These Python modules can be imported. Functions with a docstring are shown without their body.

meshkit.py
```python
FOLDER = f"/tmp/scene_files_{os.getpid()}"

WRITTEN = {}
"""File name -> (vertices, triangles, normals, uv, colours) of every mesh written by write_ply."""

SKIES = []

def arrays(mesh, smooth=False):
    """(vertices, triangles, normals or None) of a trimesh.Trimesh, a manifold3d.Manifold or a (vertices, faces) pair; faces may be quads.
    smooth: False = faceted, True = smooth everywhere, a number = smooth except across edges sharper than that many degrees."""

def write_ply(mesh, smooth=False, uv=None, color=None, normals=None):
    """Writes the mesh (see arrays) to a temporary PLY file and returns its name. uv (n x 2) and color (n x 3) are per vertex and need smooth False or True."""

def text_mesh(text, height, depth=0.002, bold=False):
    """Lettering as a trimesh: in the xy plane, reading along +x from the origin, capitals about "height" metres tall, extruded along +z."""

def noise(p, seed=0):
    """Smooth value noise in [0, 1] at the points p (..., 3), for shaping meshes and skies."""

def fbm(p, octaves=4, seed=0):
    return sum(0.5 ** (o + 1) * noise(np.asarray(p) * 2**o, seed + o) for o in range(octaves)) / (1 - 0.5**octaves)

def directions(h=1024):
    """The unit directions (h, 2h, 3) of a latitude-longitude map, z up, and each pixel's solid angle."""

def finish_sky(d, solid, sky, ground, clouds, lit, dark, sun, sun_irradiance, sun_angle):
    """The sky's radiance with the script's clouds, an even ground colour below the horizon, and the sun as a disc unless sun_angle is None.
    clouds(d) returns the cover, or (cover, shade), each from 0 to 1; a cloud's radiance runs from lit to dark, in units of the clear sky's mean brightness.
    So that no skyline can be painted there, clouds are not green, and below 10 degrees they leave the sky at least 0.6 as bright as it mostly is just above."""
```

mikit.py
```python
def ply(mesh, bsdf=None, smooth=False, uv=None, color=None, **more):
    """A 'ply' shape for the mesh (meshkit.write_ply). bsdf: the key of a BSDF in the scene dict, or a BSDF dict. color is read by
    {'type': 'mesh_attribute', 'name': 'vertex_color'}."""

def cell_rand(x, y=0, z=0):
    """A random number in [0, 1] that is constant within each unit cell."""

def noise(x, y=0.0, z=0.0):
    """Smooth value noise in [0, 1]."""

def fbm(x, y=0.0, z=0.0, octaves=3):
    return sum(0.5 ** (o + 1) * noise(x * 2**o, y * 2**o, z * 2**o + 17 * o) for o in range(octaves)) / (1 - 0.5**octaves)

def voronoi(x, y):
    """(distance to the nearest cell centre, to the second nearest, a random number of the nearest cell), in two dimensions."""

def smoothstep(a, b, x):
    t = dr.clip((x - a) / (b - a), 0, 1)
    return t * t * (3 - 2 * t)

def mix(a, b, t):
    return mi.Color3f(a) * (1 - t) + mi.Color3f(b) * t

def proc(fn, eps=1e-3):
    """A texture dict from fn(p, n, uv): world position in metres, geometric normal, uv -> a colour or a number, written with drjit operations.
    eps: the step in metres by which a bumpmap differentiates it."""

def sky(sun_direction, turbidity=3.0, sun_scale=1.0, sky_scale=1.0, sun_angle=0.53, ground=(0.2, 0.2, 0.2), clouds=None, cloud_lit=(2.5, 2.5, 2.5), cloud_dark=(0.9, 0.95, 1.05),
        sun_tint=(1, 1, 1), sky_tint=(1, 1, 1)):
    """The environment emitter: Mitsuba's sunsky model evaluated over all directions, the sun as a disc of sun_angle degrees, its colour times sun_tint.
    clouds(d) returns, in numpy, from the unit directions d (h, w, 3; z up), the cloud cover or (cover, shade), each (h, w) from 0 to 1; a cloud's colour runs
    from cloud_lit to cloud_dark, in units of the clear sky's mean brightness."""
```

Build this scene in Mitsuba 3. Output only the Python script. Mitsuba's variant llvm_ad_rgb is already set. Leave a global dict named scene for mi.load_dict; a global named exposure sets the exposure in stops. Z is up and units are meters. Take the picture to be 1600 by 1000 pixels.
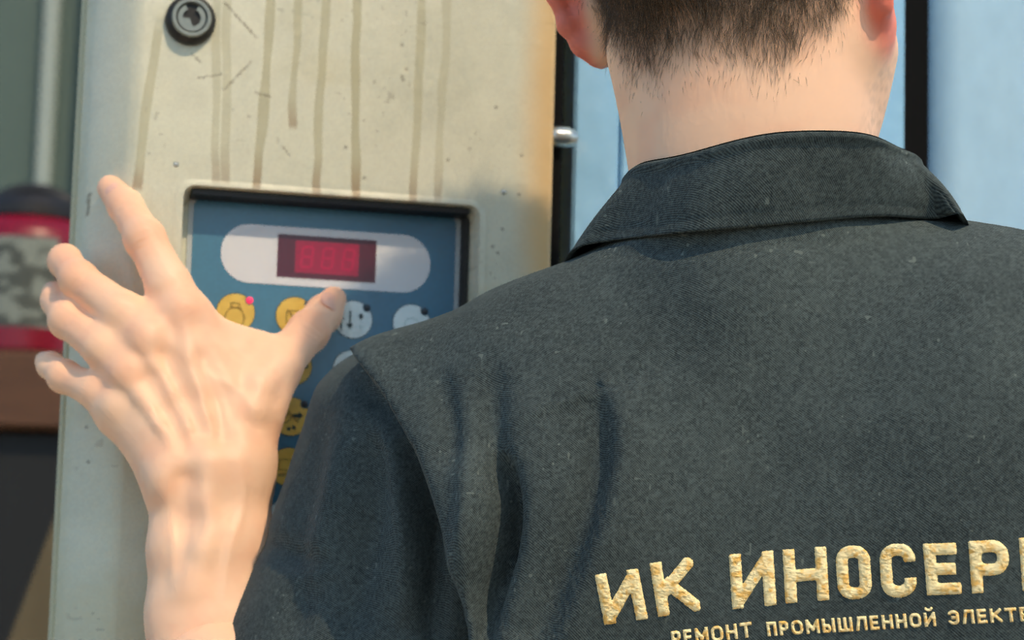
import math, random
import numpy as np, trimesh, shapely
import shapely.geometry as sg
import manifold3d as m3
import mitsuba as mi, drjit as dr
import mikit, meshkit
from mikit import noise, fbm, smoothstep, mix, proc
from scipy.interpolate import CubicSpline
from scipy.spatial import cKDTree

# ------------------------------------------------------------------ camera, light, exposure
FOCAL = 3764.0                                   # in pixels of a 1600 x 1000 frame
CAM = np.array([0.0, 0.0, 1.22])
PITCH, ROLL = math.radians(8.0), math.radians(1.55)
_f = np.array([0, math.cos(PITCH), math.sin(PITCH)]); _u = np.array([0, -math.sin(PITCH), math.cos(PITCH)]); _r = np.array([1.0, 0, 0])
R_, U_ = math.cos(ROLL) * _r + math.sin(ROLL) * _u, math.cos(ROLL) * _u - math.sin(ROLL) * _r
CW = np.stack([R_, _f, U_], 1)                   # body frame (right, ahead, up) -> world
scene, labels = {'type': 'scene'}, {}
T = mi.ScalarTransform4f
scene['camera'] = {'type': 'thinlens', 'fov': 2 * math.degrees(math.atan(800 / FOCAL)), 'fov_axis': 'x', 'aperture_radius': 0.0038, 'focus_distance': 1.17,
                   'near_clip': 0.05, 'far_clip': 200.0,
                   'to_world': T().look_at(origin=CAM.tolist(), target=(CAM + _f).tolist(), up=U_.tolist())}
SUN = CW @ np.array([0.160, -0.198, 0.326])      # towards the sun
scene['sky'] = mikit.sky(SUN.tolist(), turbidity=3.5, sun_scale=0.88, sky_scale=2.5, sun_angle=0.6, ground=(0.32, 0.29, 0.25), sun_tint=(1.0, 0.93, 0.82), sky_tint=(0.99, 1.04, 0.97))
exposure = 1.08

def W(c):                                        # body frame -> world
    return np.asarray(c, float) @ CW.T + CAM
def C(px, py, d):                                # a point on the sight line of a pixel, d metres ahead
    return np.array([(px - 800) / FOCAL * d, d, (500 - py) / FOCAL * d])
def px_of(c):
    return np.stack([800 + FOCAL * c[..., 0] / c[..., 1], 500 - FOCAL * c[..., 2] / c[..., 1]], -1)

# ------------------------------------------------------------------ book-keeping
COUNT = {}
def key_of(name, parent=None):
    full = f'{parent}__{name}' if parent else name
    n = COUNT.get(full, 0); COUNT[full] = n + 1
    return full if n == 0 else f'{full}_{n:03d}'
def obj(name, mesh, bsdf, parent=None, label=None, cat=None, kind=None, group=None, smooth=False, **kw):
    k = key_of(name, parent)
    scene[k] = mikit.ply(mesh, bsdf, smooth=smooth, **kw)
    e = {a: b for a, b in (('label', label), ('category', cat), ('kind', kind), ('group', group)) if b}
    if e: labels[k] = e
    return k
def thing(name, label, cat, group=None):
    k = key_of(name); labels[k] = {'label': label, 'category': cat}
    if group: labels[k]['group'] = group
    return k

def rgb(r, g, b):                                # sRGB 0..255 -> linear
    return [((v / 255) / 12.92 if v <= 10 else (((v / 255) + 0.055) / 1.055) ** 2.4) for v in (r, g, b)]
def plain(name, col, rough=0.5, metal=0.0, spec=0.5, **kw):
    scene[name] = {'type': 'twosided', 'b': {'type': 'principled', 'base_color': {'type': 'rgb', 'value': list(col)} if not isinstance(col, dict) else col, 'roughness': rough, 'metallic': metal, 'specular': spec, **kw}}
    return name
def bumped(name, col, bump, scale, rough=0.5, spec=0.5, metal=0.0, **kw):
    scene[name] = {'type': 'twosided', 'b': {'type': 'bumpmap', 'a': bump, 'scale': scale,
                   'b': {'type': 'principled', 'base_color': {'type': 'rgb', 'value': list(col)} if not isinstance(col, dict) else col, 'roughness': rough, 'metallic': metal, 'specular': spec, **kw}}}
    return name

# ------------------------------------------------------------------ signed-distance modelling
def nets(F, lo, h):
    F = np.array(F); e = h * 0.5                   # closed at the limits of the grid
    for i in range(3):
        for j in (0, -1):
            q = [slice(None)] * 3; q[i] = j; F[tuple(q)] = np.maximum(F[tuple(q)], e)
    s = F < 0
    a = [s[i:s.shape[0] - 1 + i, j:s.shape[1] - 1 + j, k:s.shape[2] - 1 + k] for i in (0, 1) for j in (0, 1) for k in (0, 1)]
    cnt = sum(x.astype(np.int8) for x in a)
    act = (cnt > 0) & (cnt < 8)
    ai = np.argwhere(act)
    off = np.array([(i, j, k) for i in (0, 1) for j in (0, 1) for k in (0, 1)])
    vals = np.stack([F[ai[:, 0] + o[0], ai[:, 1] + o[1], ai[:, 2] + o[2]] for o in off], 1)
    acc = np.zeros((len(ai), 3)); n = np.zeros(len(ai))
    for p in range(8):
        for q in range(p + 1, 8):
            if abs(off[p] - off[q]).sum() != 1: continue
            m = (vals[:, p] < 0) != (vals[:, q] < 0)
            t = vals[m, p] / (vals[m, p] - vals[m, q])
            acc[m] += off[p] + t[:, None] * (off[q] - off[p]); n[m] += 1
    v = (acc / n[:, None] + ai) * h + lo
    idx = np.full(act.shape, -1, np.int64); idx[act] = np.arange(len(ai))
    faces = []
    for ax in range(3):
        b, c = (ax + 1) % 3, (ax + 2) % 3
        sl = [slice(None)] * 3; sl2 = [slice(None)] * 3
        sl[ax] = slice(0, -1); sl2[ax] = slice(1, None)
        for x in (b, c): sl[x] = slice(1, -1); sl2[x] = slice(1, -1)
        d = np.argwhere(s[tuple(sl)] != s[tuple(sl2)])
        if not len(d): continue
        d[:, b] += 1; d[:, c] += 1
        inside = s[d[:, 0], d[:, 1], d[:, 2]]
        def cell(db, dc):
            e = d.copy(); e[:, b] += db; e[:, c] += dc
            return idx[e[:, 0], e[:, 1], e[:, 2]]
        q = np.stack([cell(-1, -1), cell(0, -1), cell(0, 0), cell(-1, 0)], 1)
        q[~inside] = q[~inside][:, ::-1]
        faces.append(q)
    f = np.vstack(faces)
    return v, np.vstack([f[:, [0, 1, 2]], f[:, [0, 2, 3]]])

class Field:
    def __init__(self, lo, hi, h):
        self.lo, self.h = np.asarray(lo, float), h
        n = np.ceil((np.asarray(hi) - self.lo) / h).astype(int) + 1
        self.ax = [self.lo[i] + np.arange(n[i]) * h for i in range(3)]
        self.F = np.full(n, 0.2, np.float32)
    def block(self, lo, hi):
        sl = []
        for i in range(3):
            a = max(int((lo[i] - self.lo[i]) / self.h), 0); b = min(int((hi[i] - self.lo[i]) / self.h) + 2, self.F.shape[i])
            if b <= a: return None
            sl.append(slice(a, b))
        g = [self.ax[i][sl[i]].astype(np.float32) for i in range(3)]
        return tuple(sl), g[0][:, None, None], g[1][None, :, None], g[2][None, None, :]
    def put(self, lo, hi, fn, k, cut=False):
        m = k + 0.012
        blk = self.block(np.asarray(lo) - m, np.asarray(hi) + m)
        if blk is None: return
        sl, x, y, z = blk
        d = fn(x, y, z).astype(np.float32); a = self.F[sl]
        if cut:
            d = -d; hh = np.maximum(k - np.abs(a - d), 0) / max(k, 1e-6)
            self.F[sl] = np.maximum(a, d) + hh * hh * k * 0.25
        else:
            hh = np.maximum(k - np.abs(a - d), 0) / max(k, 1e-6)
            self.F[sl] = np.minimum(a, d) - hh * hh * k * 0.25
    def cap(self, a, b, ra, rb=None, k=0.01, cut=False, sq=(1, 1, 1)):
        a, b = np.asarray(a, float), np.asarray(b, float); rb = ra if rb is None else rb
        S = np.asarray(sq, float); ab = (b - a) / S; L = max(float(ab @ ab), 1e-12); r = max(ra, rb) * S.max()
        def fn(x, y, z):
            X, Y, Z = (x - a[0]) / S[0], (y - a[1]) / S[1], (z - a[2]) / S[2]
            t = np.clip((X * ab[0] + Y * ab[1] + Z * ab[2]) / L, 0, 1)
            return (np.sqrt((X - t * ab[0]) ** 2 + (Y - t * ab[1]) ** 2 + (Z - t * ab[2]) ** 2) - (ra + t * (rb - ra))) * S.min()
        self.put(np.minimum(a, b) - r, np.maximum(a, b) + r, fn, k, cut)
    def blade(self, a, b, ra, rb, e, stretch, k=0.01):
        # a tapering rod whose section is drawn out along the level direction e
        a, b, e = (np.asarray(q, float) for q in (a, b, e)); e = e / np.linalg.norm(e)
        ab = b - a; L = float(ab @ ab); r = max(ra, rb) * stretch; g = 1 - 1 / stretch
        def fn(x, y, z):
            X, Y, Z = x - a[0], y - a[1], z - a[2]
            t = np.clip((X * ab[0] + Y * ab[1] + Z * ab[2]) / L, 0, 1)
            X, Y, Z = X - t * ab[0], Y - t * ab[1], Z - t * ab[2]
            q = (X * e[0] + Y * e[1] + Z * e[2]) * g
            return np.sqrt((X - q * e[0]) ** 2 + (Y - q * e[1]) ** 2 + (Z - q * e[2]) ** 2) - (ra + t * (rb - ra))
        self.put(np.minimum(a, b) - r, np.maximum(a, b) + r, fn, k)
    def ell(self, c, rad, M=None, k=0.01, cut=False):
        c, rad = np.asarray(c, float), np.asarray(rad, float); M = np.eye(3) if M is None else np.asarray(M)   # columns: axes
        def fn(x, y, z):
            X, Y, Z = x - c[0], y - c[1], z - c[2]
            q = [(X * M[0, i] + Y * M[1, i] + Z * M[2, i]) for i in range(3)]
            k0 = np.sqrt(sum((q[i] / rad[i]) ** 2 for i in range(3))); k1 = np.sqrt(sum((q[i] / rad[i] ** 2) ** 2 for i in range(3)))
            return k0 * (k0 - 1) / np.maximum(k1, 1e-6)
        r = rad.max()
        self.put(c - r, c + r, fn, k, cut)
    def chain(self, pts, radii, k=0.01, **kw):
        for i in range(len(pts) - 1): self.cap(pts[i], pts[i + 1], radii[i], radii[i + 1], k, **kw)
    def grid(self):
        return self.ax[0][:, None, None], self.ax[1][None, :, None], self.ax[2][None, None, :]
    def mesh(self, F=None):
        return nets(self.F if F is None else F, self.lo, self.h)

def relax(v, f, it, lamb=0.5, nu=0.53):
    from scipy import sparse
    v = np.array(v, float); e = np.vstack([f[:, [0, 1]], f[:, [1, 2]], f[:, [2, 0]]]); e = np.vstack([e, e[:, ::-1]])
    A = sparse.csr_matrix((np.ones(len(e)), (e[:, 0], e[:, 1])), shape=(len(v), len(v))); A.data[:] = 1
    A = sparse.diags(1 / np.maximum(np.asarray(A.sum(1)).ravel(), 1)) @ A
    for i in range(it):
        v += lamb * (A @ v - v); v -= nu * (A @ v - v)
    return v
def normals(v, f):
    n = np.zeros_like(v); fn = np.cross(v[f[:, 1]] - v[f[:, 0]], v[f[:, 2]] - v[f[:, 0]])
    for k in range(3): np.add.at(n, f[:, k], fn)
    return n / np.maximum(np.linalg.norm(n, axis=1, keepdims=True), 1e-12)
def box(lo, hi):
    m = trimesh.creation.box(extents=np.subtract(hi, lo)); m.apply_translation((np.add(lo, hi)) / 2); return m
def bevel_box(lo, hi, r=0.003):
    lo, hi = np.asarray(lo, float), np.asarray(hi, float); r = min(r, (hi - lo).min() * 0.45)
    pts = [p for i in range(3) for s in (lo[i], hi[i]) for p in [[s if a == i else (lo[a] + r if (c >> b) & 1 else hi[a] - r) for b, a in enumerate([0, 1, 2])] for c in range(8)]]
    return trimesh.convex.convex_hull(np.array(pts))
def lathe(prof, n=48):
    return trimesh.creation.revolve(np.array(prof, float), sections=n)
def tube(pts, r, n=8):
    p = np.asarray(pts, float); t = np.gradient(p, axis=0); t /= np.linalg.norm(t, axis=1, keepdims=True)
    a = np.cross(t, [0.3, 0.2, 0.93]); a /= np.linalg.norm(a, axis=1, keepdims=True); b = np.cross(t, a)
    ang = np.arange(n) * 2 * np.pi / n; r = np.broadcast_to(r, (len(p),))
    v = (p[:, None] + r[:, None, None] * (np.cos(ang)[None, :, None] * a[:, None] + np.sin(ang)[None, :, None] * b[:, None])).reshape(-1, 3)
    i, j = np.meshgrid(np.arange(len(p) - 1), np.arange(n), indexing='ij')
    q = np.stack([i * n + j, i * n + (j + 1) % n, (i + 1) * n + (j + 1) % n, (i + 1) * n + j], -1).reshape(-1, 4)
    f = np.vstack([q[:, [0, 1, 2]], q[:, [0, 2, 3]]])
    cap0 = [[0, k + 1, k] for k in range(1, n - 1)]; o = (len(p) - 1) * n; cap1 = [[o, o + k, o + k + 1] for k in range(1, n - 1)]
    return trimesh.Trimesh(v, np.vstack([f, cap0, cap1]), process=False)
def placed(m, M, o):                              # columns of M: axes; o: origin (world)
    m = m.copy(); A = np.eye(4); A[:3, :3] = M; A[:3, 3] = o; m.apply_transform(A); return m
def join(ms): return trimesh.util.concatenate(ms)

# ------------------------------------------------------------------ cabinet frame of reference
PSI = math.radians(14.0)
CU, CN = np.array([math.cos(PSI), math.sin(PSI), 0]), np.array([math.sin(PSI), -math.cos(PSI), 0])
CM = np.stack([CU, np.array([0, 0, 1.0]), CN], 1)      # local (u right, w up, v outwards) -> world
CO = W(C(500, 330, 1.44))
def hit(px, py, v=0.0):                                # where a sight line meets the plane v of the cabinet: (u, w)
    d = W(C(px, py, 1.0)) - CAM
    t = ((CO + v * CN - CAM) @ CN) / (d @ CN)
    q = CAM + t * d - CO
    return np.array([q @ CU, q[2]])
def cab_depth(px, py):
    d = W(C(px, py, 1.0)) - CAM
    return ((CO - CAM) @ CN) / (d @ CN)
def cab(m): return placed(m, CM, CO)
FLOOR_W = -CO[2]

# ------------------------------------------------------------------ the setting
def floor_col(p, n, uv):
    a = fbm(p.x * 3, p.y * 3, 0, 4); b = noise(p.x * 60, p.y * 60, 0)
    return mix(rgb(150, 140, 122), rgb(182, 170, 150), a) * (0.85 + 0.3 * b)
plain('concrete', proc(floor_col), 0.9)
def wall_col(p, n, uv):
    a = fbm(p.x * 1.5, p.z * 1.5, p.y, 4)
    return mix(rgb(72, 90, 84), rgb(88, 104, 97), a)
plain('wall_paint', proc(wall_col), 0.8)  # dark tone puts the shade at the back into the wall colour
obj('floor', box((-9, -6, -0.2), (9, 9, 0.0)), 'concrete', label='pale concrete floor', kind='structure')
YB = 5.2
obj('wall_back', box((-6, YB, 0.0), (6, YB + 0.2, 4.2)), 'wall_paint', label='grey green wall at the back', kind='structure')
plain('wall_trim', rgb(150, 160, 152), 0.6)
plain('wall_dark', rgb(62, 66, 62), 0.8)

# ------------------------------------------------------------------ materials of the cabinet
streaks = []
for x0, y0, x1, y1, s, w in ((247, 60, 216, 292, .75, 7), (343, -60, 334, 282, .55, 7), (358, -60, 350, 282, .55, 7), (424, -60, 402, 292, .9, 8), (466, -60, 459, 196, .75, 6),
                             (512, -60, 495, 300, .8, 7), (561, -60, 553, 306, .95, 7.5), (662, -60, 645, 312, .7, 7), (699, -60, 685, 312, .45, 7)):
    a, b = hit(x0, y0), hit(x1, y1); streaks.append((a, b, s, w * 1.45 / 2640))
scratches = [(hit(*a), hit(*b)) for a, b in (((352, 5), (400, 58)), ((392, 97), (350, 140)), ((310, 122), (345, 116)), ((300, 85), (312, 96)), ((398, 145), (420, 150)), ((440, 228), (452, 242)), ((147, 288), (144, 318)), ((146, 290), (143, 320)))]
specks = [hit(*a) for a in ((635, 108), (628, 120), (630, 125), (540, 230), (569, 278), (775, 168), (815, 243), (811, 304), (778, 395), (770, 385), (700, 250), (628, 70), (785, 358), (140, 662), (142, 718))]
U_RIGHT = hit(868, 200)[0]; U_LT = hit(222, 200)[0]
def cab_local(p):
    q = p - mi.Point3f(*CO.tolist())
    return q.x * float(CU[0]) + q.y * float(CU[1]), q.z
def cabinet_col(p, n, uv):
    u, w = cab_local(p)
    big, mid, fine = fbm(u * 14, w * 14, 3, 4), fbm(u * 60, w * 45, 7, 3), noise(u * 900, w * 900, 1)
    c = mix(rgb(188, 188, 166), rgb(206, 204, 182), big) * (0.93 + 0.14 * mid) * (0.96 + 0.08 * fine)
    blot = smoothstep(0.56, 0.75, fbm(u * 9 + 5, w * 12, 11, 4))
    c = mix(c, mi.Color3f(rgb(186, 178, 142)), blot * 0.45)
    yel = smoothstep(U_RIGHT - 0.030, U_RIGHT - 0.002, u + 0.008 * (fbm(u * 20, w * 16, 2, 3) - 0.5))
    c = mix(c, mi.Color3f(rgb(206, 168, 108)), yel * 0.85)
    for a, b, s, wd in streaks:
        t = dr.clip((w - float(b[1])) / float(a[1] - b[1]), -1, 2)
        uc = float(b[0]) + t * float(a[0] - b[0]) + 0.0016 * (noise(w * 60, float(a[0]) * 99, 1) - 0.5) + 0.003 * (noise(w * 18, float(a[0]) * 77, 2) - 0.5)
        d = dr.abs(u - uc) / (wd * (0.62 + 0.4 * noise(w * 35, float(a[0]) * 55, 4)))
        m = smoothstep(1.0, 0.55, d) * smoothstep(-0.004, 0.001, w - float(b[1])) * smoothstep(1.25, 0.95, t)
        edge = smoothstep(0.45, 0.8, d) * smoothstep(1.0, 0.85, d)
        foot = smoothstep(0.20, 0.0, t)
        col = mix(rgb(152, 145, 104), rgb(128, 92, 46), foot * 0.85)
        c = mix(c, mi.Color3f(col), m * s * (0.62 + 0.2 * edge + 0.18 * foot))
    for a, b in scratches:
        ab = b - a; L = float(ab @ ab)
        t = dr.clip(((u - float(a[0])) * float(ab[0]) + (w - float(a[1])) * float(ab[1])) / L, 0, 1)
        d = dr.sqrt(dr.square(u - float(a[0]) - t * float(ab[0])) + dr.square(w - float(a[1]) - t * float(ab[1])))
        c = mix(c, mi.Color3f(rgb(120, 112, 88)), smoothstep(0.0019, 0.0004, d + 0.0012 * noise(u * 700, w * 700, 3)) * 0.7)
    for i, s_ in enumerate(specks):
        d = dr.sqrt(dr.square(u - float(s_[0])) + dr.square(w - float(s_[1])))
        c = mix(c, mi.Color3f(rgb(92, 84, 58)), smoothstep(0.0015, 0.0006, d) * 0.55)
    sp = smoothstep(0.84, 0.92, noise(u * 330, w * 330, 8)) * smoothstep(0.6, 0.75, noise(u * 40, w * 40, 9))
    return mix(c, mi.Color3f(rgb(140, 134, 112)), sp * 0.35)
def cabinet_bump(p, n, uv):
    return fbm(p.x * 250 + p.y * 90, p.z * 250, 0, 3) * 0.6 + fbm((p.x + p.y) * 30, p.z * 30, 4, 2)
bumped('cabinet_paint', proc(cabinet_col), proc(cabinet_bump, 4e-4), 0.0006, rough=0.42, spec=0.5)
plain('cream_trim', rgb(176, 174, 146), 0.5)
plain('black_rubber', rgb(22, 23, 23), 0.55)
plain('dark_inside', rgb(7, 8, 9), 0.9, spec=0.2)
plain('lock_grey', rgb(128, 134, 128), 0.38, metal=0.35)
plain('keyhole_black', rgb(10, 11, 12), 0.6)
plain('steel', rgb(190, 194, 190), 0.28, metal=0.9)
plain('panel_frame_grey', rgb(172, 178, 178), 0.4)
def membrane_col(p, n, uv):
    u, w = cab_local(p)
    return mix(rgb(33, 94, 122), rgb(46, 111, 141), fbm(u * 25, w * 25, 2, 3)) * (0.94 + 0.12 * noise(u * 900, w * 900, 0))
plain('membrane_blue', proc(membrane_col), 0.4, clearcoat=1.0, clearcoat_gloss=0.75)
plain('pill_grey', rgb(206, 208, 212), 0.4)
plain('display_frame', rgb(78, 14, 34), 0.25)
scene['display_red'] = {'type': 'twosided', 'b': {'type': 'principled', 'base_color': {'type': 'rgb', 'value': rgb(146, 0, 50)}, 'roughness': 0.25}}
plain('digit_red', rgb(172, 8, 66), 0.35)
def btn_col(a, b):
    def f(p, n, uv):
        u, w = cab_local(p); return mix(a, b, fbm(u * 160, w * 160, 1, 3))
    return f
plain('button_yellow', proc(btn_col(rgb(206, 168, 62), rgb(224, 190, 88))), 0.4)
plain('button_white', proc(btn_col(rgb(206, 222, 224), rgb(222, 234, 234))), 0.4)
plain('button_edge', rgb(24, 44, 52), 0.5)
plain('icon_olive', rgb(128, 98, 22), 0.6)
plain('icon_dark', rgb(22, 44, 46), 0.6)
plain('icon_pale', rgb(176, 198, 198), 0.6)
plain('led_off', rgb(46, 54, 62), 0.25)
scene['led_lit'] = {'type': 'principled', 'base_color': {'type': 'rgb', 'value': rgb(235, 30, 70)}, 'roughness': 0.2}

# ------------------------------------------------------------------ control cabinet
cabinet = thing('control_cabinet', 'weathered cream steel control cabinet with drip stains and a sunken blue keypad', 'control cabinet')
RAD, DEPTH, ZT = 0.032, 0.095, 0.48
uL, uR = U_LT - RAD, U_RIGHT
ang = np.linspace(0, np.pi / 2, 14)
uu = np.linspace(0, RAD, 26); an = np.radians(np.interp(uu / RAD, [0, .05, .30, .85, 1.0], [0, 12, 50, 67, 84])); vv = -np.concatenate([[0], np.cumsum(np.tan((an[1:] + an[:-1]) / 2) * np.diff(uu))])
VC = vv[-1]
prof = [(uR - 0.004, 0.0)] + [(U_LT - a, b) for a, b in zip(uu, vv)] + [(uL, -DEPTH), (uR, -DEPTH), (uR, -0.004), (uR - 0.0012, -0.0012)]
cs = m3.CrossSection([np.array(prof)[::1] if sg.Polygon(prof).exterior.is_ccw else np.array(prof)[::-1]])
body = m3.Manifold.extrude(cs, ZT - FLOOR_W)            # x = u, y = v, z = w
body = body.translate((0, 0, FLOOR_W))
def rrect(u0, w0, u1, w1, r, v0, v1, grow=0.0):
    """a rounded rectangle in the (u, w) plane between v0 and v1, larger by grow at v1"""
    out = []
    for v, g in ((v0, 0.0), (v1, grow)):
        q = np.array(sg.box(u0 - g + r, w0 - g + r, u1 + g - r, w1 + g - r).buffer(r, quad_segs=6).exterior.coords)[:-1]
        out.append(np.column_stack([q[:, 0], np.full(len(q), v), q[:, 1]]))
    return m3.Manifold.hull_points(np.vstack(out))
RV = -0.024
tl, tr = hit(295, 296), hit(742, 331)
pu0, pu1, pw1 = tl[0], tr[0], (tl[1] + tr[1]) / 2; pw0 = pw1 - 0.262
lip = rrect(pu0 - 0.008, pw0 - 0.008, pu1 + 0.006, pw1 + 0.006, 0.012, 0.0014, -0.002, 0.004)
body = (body + lip) - rrect(pu0, pw0, pu1, pw1, 0.007, RV, 0.004, 0.0035)
bm = body.to_mesh(); bv = bm.vert_properties[:, :3][:, [0, 2, 1]]      # (u, w, v)
obj('body', cab(trimesh.Trimesh(bv, bm.tri_verts[:, ::-1], process=False)), 'cabinet_paint', cabinet, smooth=35)
ws = np.linspace(FLOOR_W + 0.03, ZT - 0.004, 40)
obj('edge_trim', cab(bevel_box((uL - 0.0025, FLOOR_W + 0.02, VC - 0.020), (uL + 0.002, ZT - 0.004, VC - 0.002), 0.001)), 'cream_trim', cabinet, label='cream edge strip down the left side')
obj('edge_gap_strip', cab(bevel_box((uR + 0.0002, FLOOR_W + 0.01, -0.05), (uR + 0.0075, ZT - 0.004, -0.012), 0.001)), 'dark_inside', cabinet, label='black strip along the right edge')  # near-black strip in the gap beside the cabinet
for x, y in ((275, 257), (787, 300)):
    u, w = hit(x, y)
    obj('rivet', cab(trimesh.Trimesh(*[(lambda m: (m.vertices + [u, w, 0.0001], m.faces))(lathe([(0, .0011), (.001, .0009), (.0017, .0002), (.0018, -.001), (0, -.001)], 16))][0])), 'steel', cabinet, smooth=40)
# lock
u, w = hit(297, 33); lk = lambda m: cab(trimesh.Trimesh(m.vertices + [u, w, 0], m.faces, process=False))
lock = obj('lock', lk(lathe([(0, -.004), (.0149, -.004), (.0149, .0035), (.0140, .0052), (.0125, .0068), (.0118, .0076), (.0108, .0076), (.0100, .006), (0, .006)], 64)), 'black_rubber', cabinet, smooth=40, label='black cam lock with an open keyhole')
obj('lock_ring', lk(lathe([(.0086, .006), (.0117, .006), (.0119, .0086), (.0112, .0098), (.0096, .0098), (.0088, .0086), (.0086, .006)], 64)), 'lock_grey', lock, smooth=40)
th = np.linspace(math.radians(118), math.radians(422), 40)
arc = np.column_stack([.0068 * np.cos(th), .0068 * np.sin(th)])
core = sg.LineString(arc).buffer(0.0014, cap_style=2).union(sg.Polygon([(-.006, -.001), (-.0015, -.0012), (-.0005, -.004), (.001, -.006), (-.003, -.007), (-.006, -.004)]).buffer(.0006))
obj('lock_core', lk((lambda m: trimesh.Trimesh(m.vertices + [0, 0, .0055], m.faces))(trimesh.creation.extrude_polygon(core, 0.0032, engine='earcut'))), 'lock_grey', lock)
obj('keyhole', lk((lambda m: trimesh.Trimesh(m.vertices + [0, 0, .0058], m.faces))(trimesh.creation.extrude_polygon(sg.Point(0, 0).buffer(.0088), 0.0009, engine='earcut'))), 'keyhole_black', lock)
# hinge pin over the gap
u, w = hit(880, 210)
hp = lathe([(0, -.009), (.0045, -.009), (.0062, -.0072), (.0066, -.004), (.0066, .003), (.0056, .0052), (.0052, .0075), (.0036, .009), (0, .0092)], 32)
hp.apply_transform(trimesh.transformations.rotation_matrix(math.pi / 2, [0, 1, 0])); hp.apply_translation([u + 0.002, w, -0.008])
obj('hinge_pin', cab(hp), 'steel', cabinet, smooth=40, label='shiny steel pin bridging the black gap')
# keypad
mv = RV + 0.0006
def flat(poly, v0, v1):
    m = join([trimesh.creation.extrude_polygon(g, v1 - v0, engine='earcut') for g in getattr(poly, 'geoms', [poly]) if g.geom_type == 'Polygon' and g.area > 1e-9]); m.apply_translation([0, 0, v0]); return cab(m)
def rr(u0, w0, u1, w1, r): return sg.box(u0 + r, w0 + r, u1 - r, w1 - r).buffer(r, quad_segs=8)
ml, mr = hit(303, 312, mv)[0], hit(712, 345, mv)[0]; mt = hit(500, 321, mv)[1]
panel = obj('control_panel', flat(rr(ml - .0030, pw0 + .001, mr + .0030, mt + .0022, .004), RV - .002, RV + .0016), 'panel_frame_grey', cabinet, label='sunken blue membrane keypad with a grey border')
obj('membrane', flat(rr(ml, pw0 + .004, mr, mt - .0008, .006), RV + .0012, RV + .0022), 'membrane_blue', panel)
MV = RV + 0.0022
recess_strips = sg.box(pu0 + .0005, mt + .0022, pu1 - .0005, pw1 - .0002).union(sg.box(mr + .0030, pw0 + .001, mr + .0062, pw1 - .0002))
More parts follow.
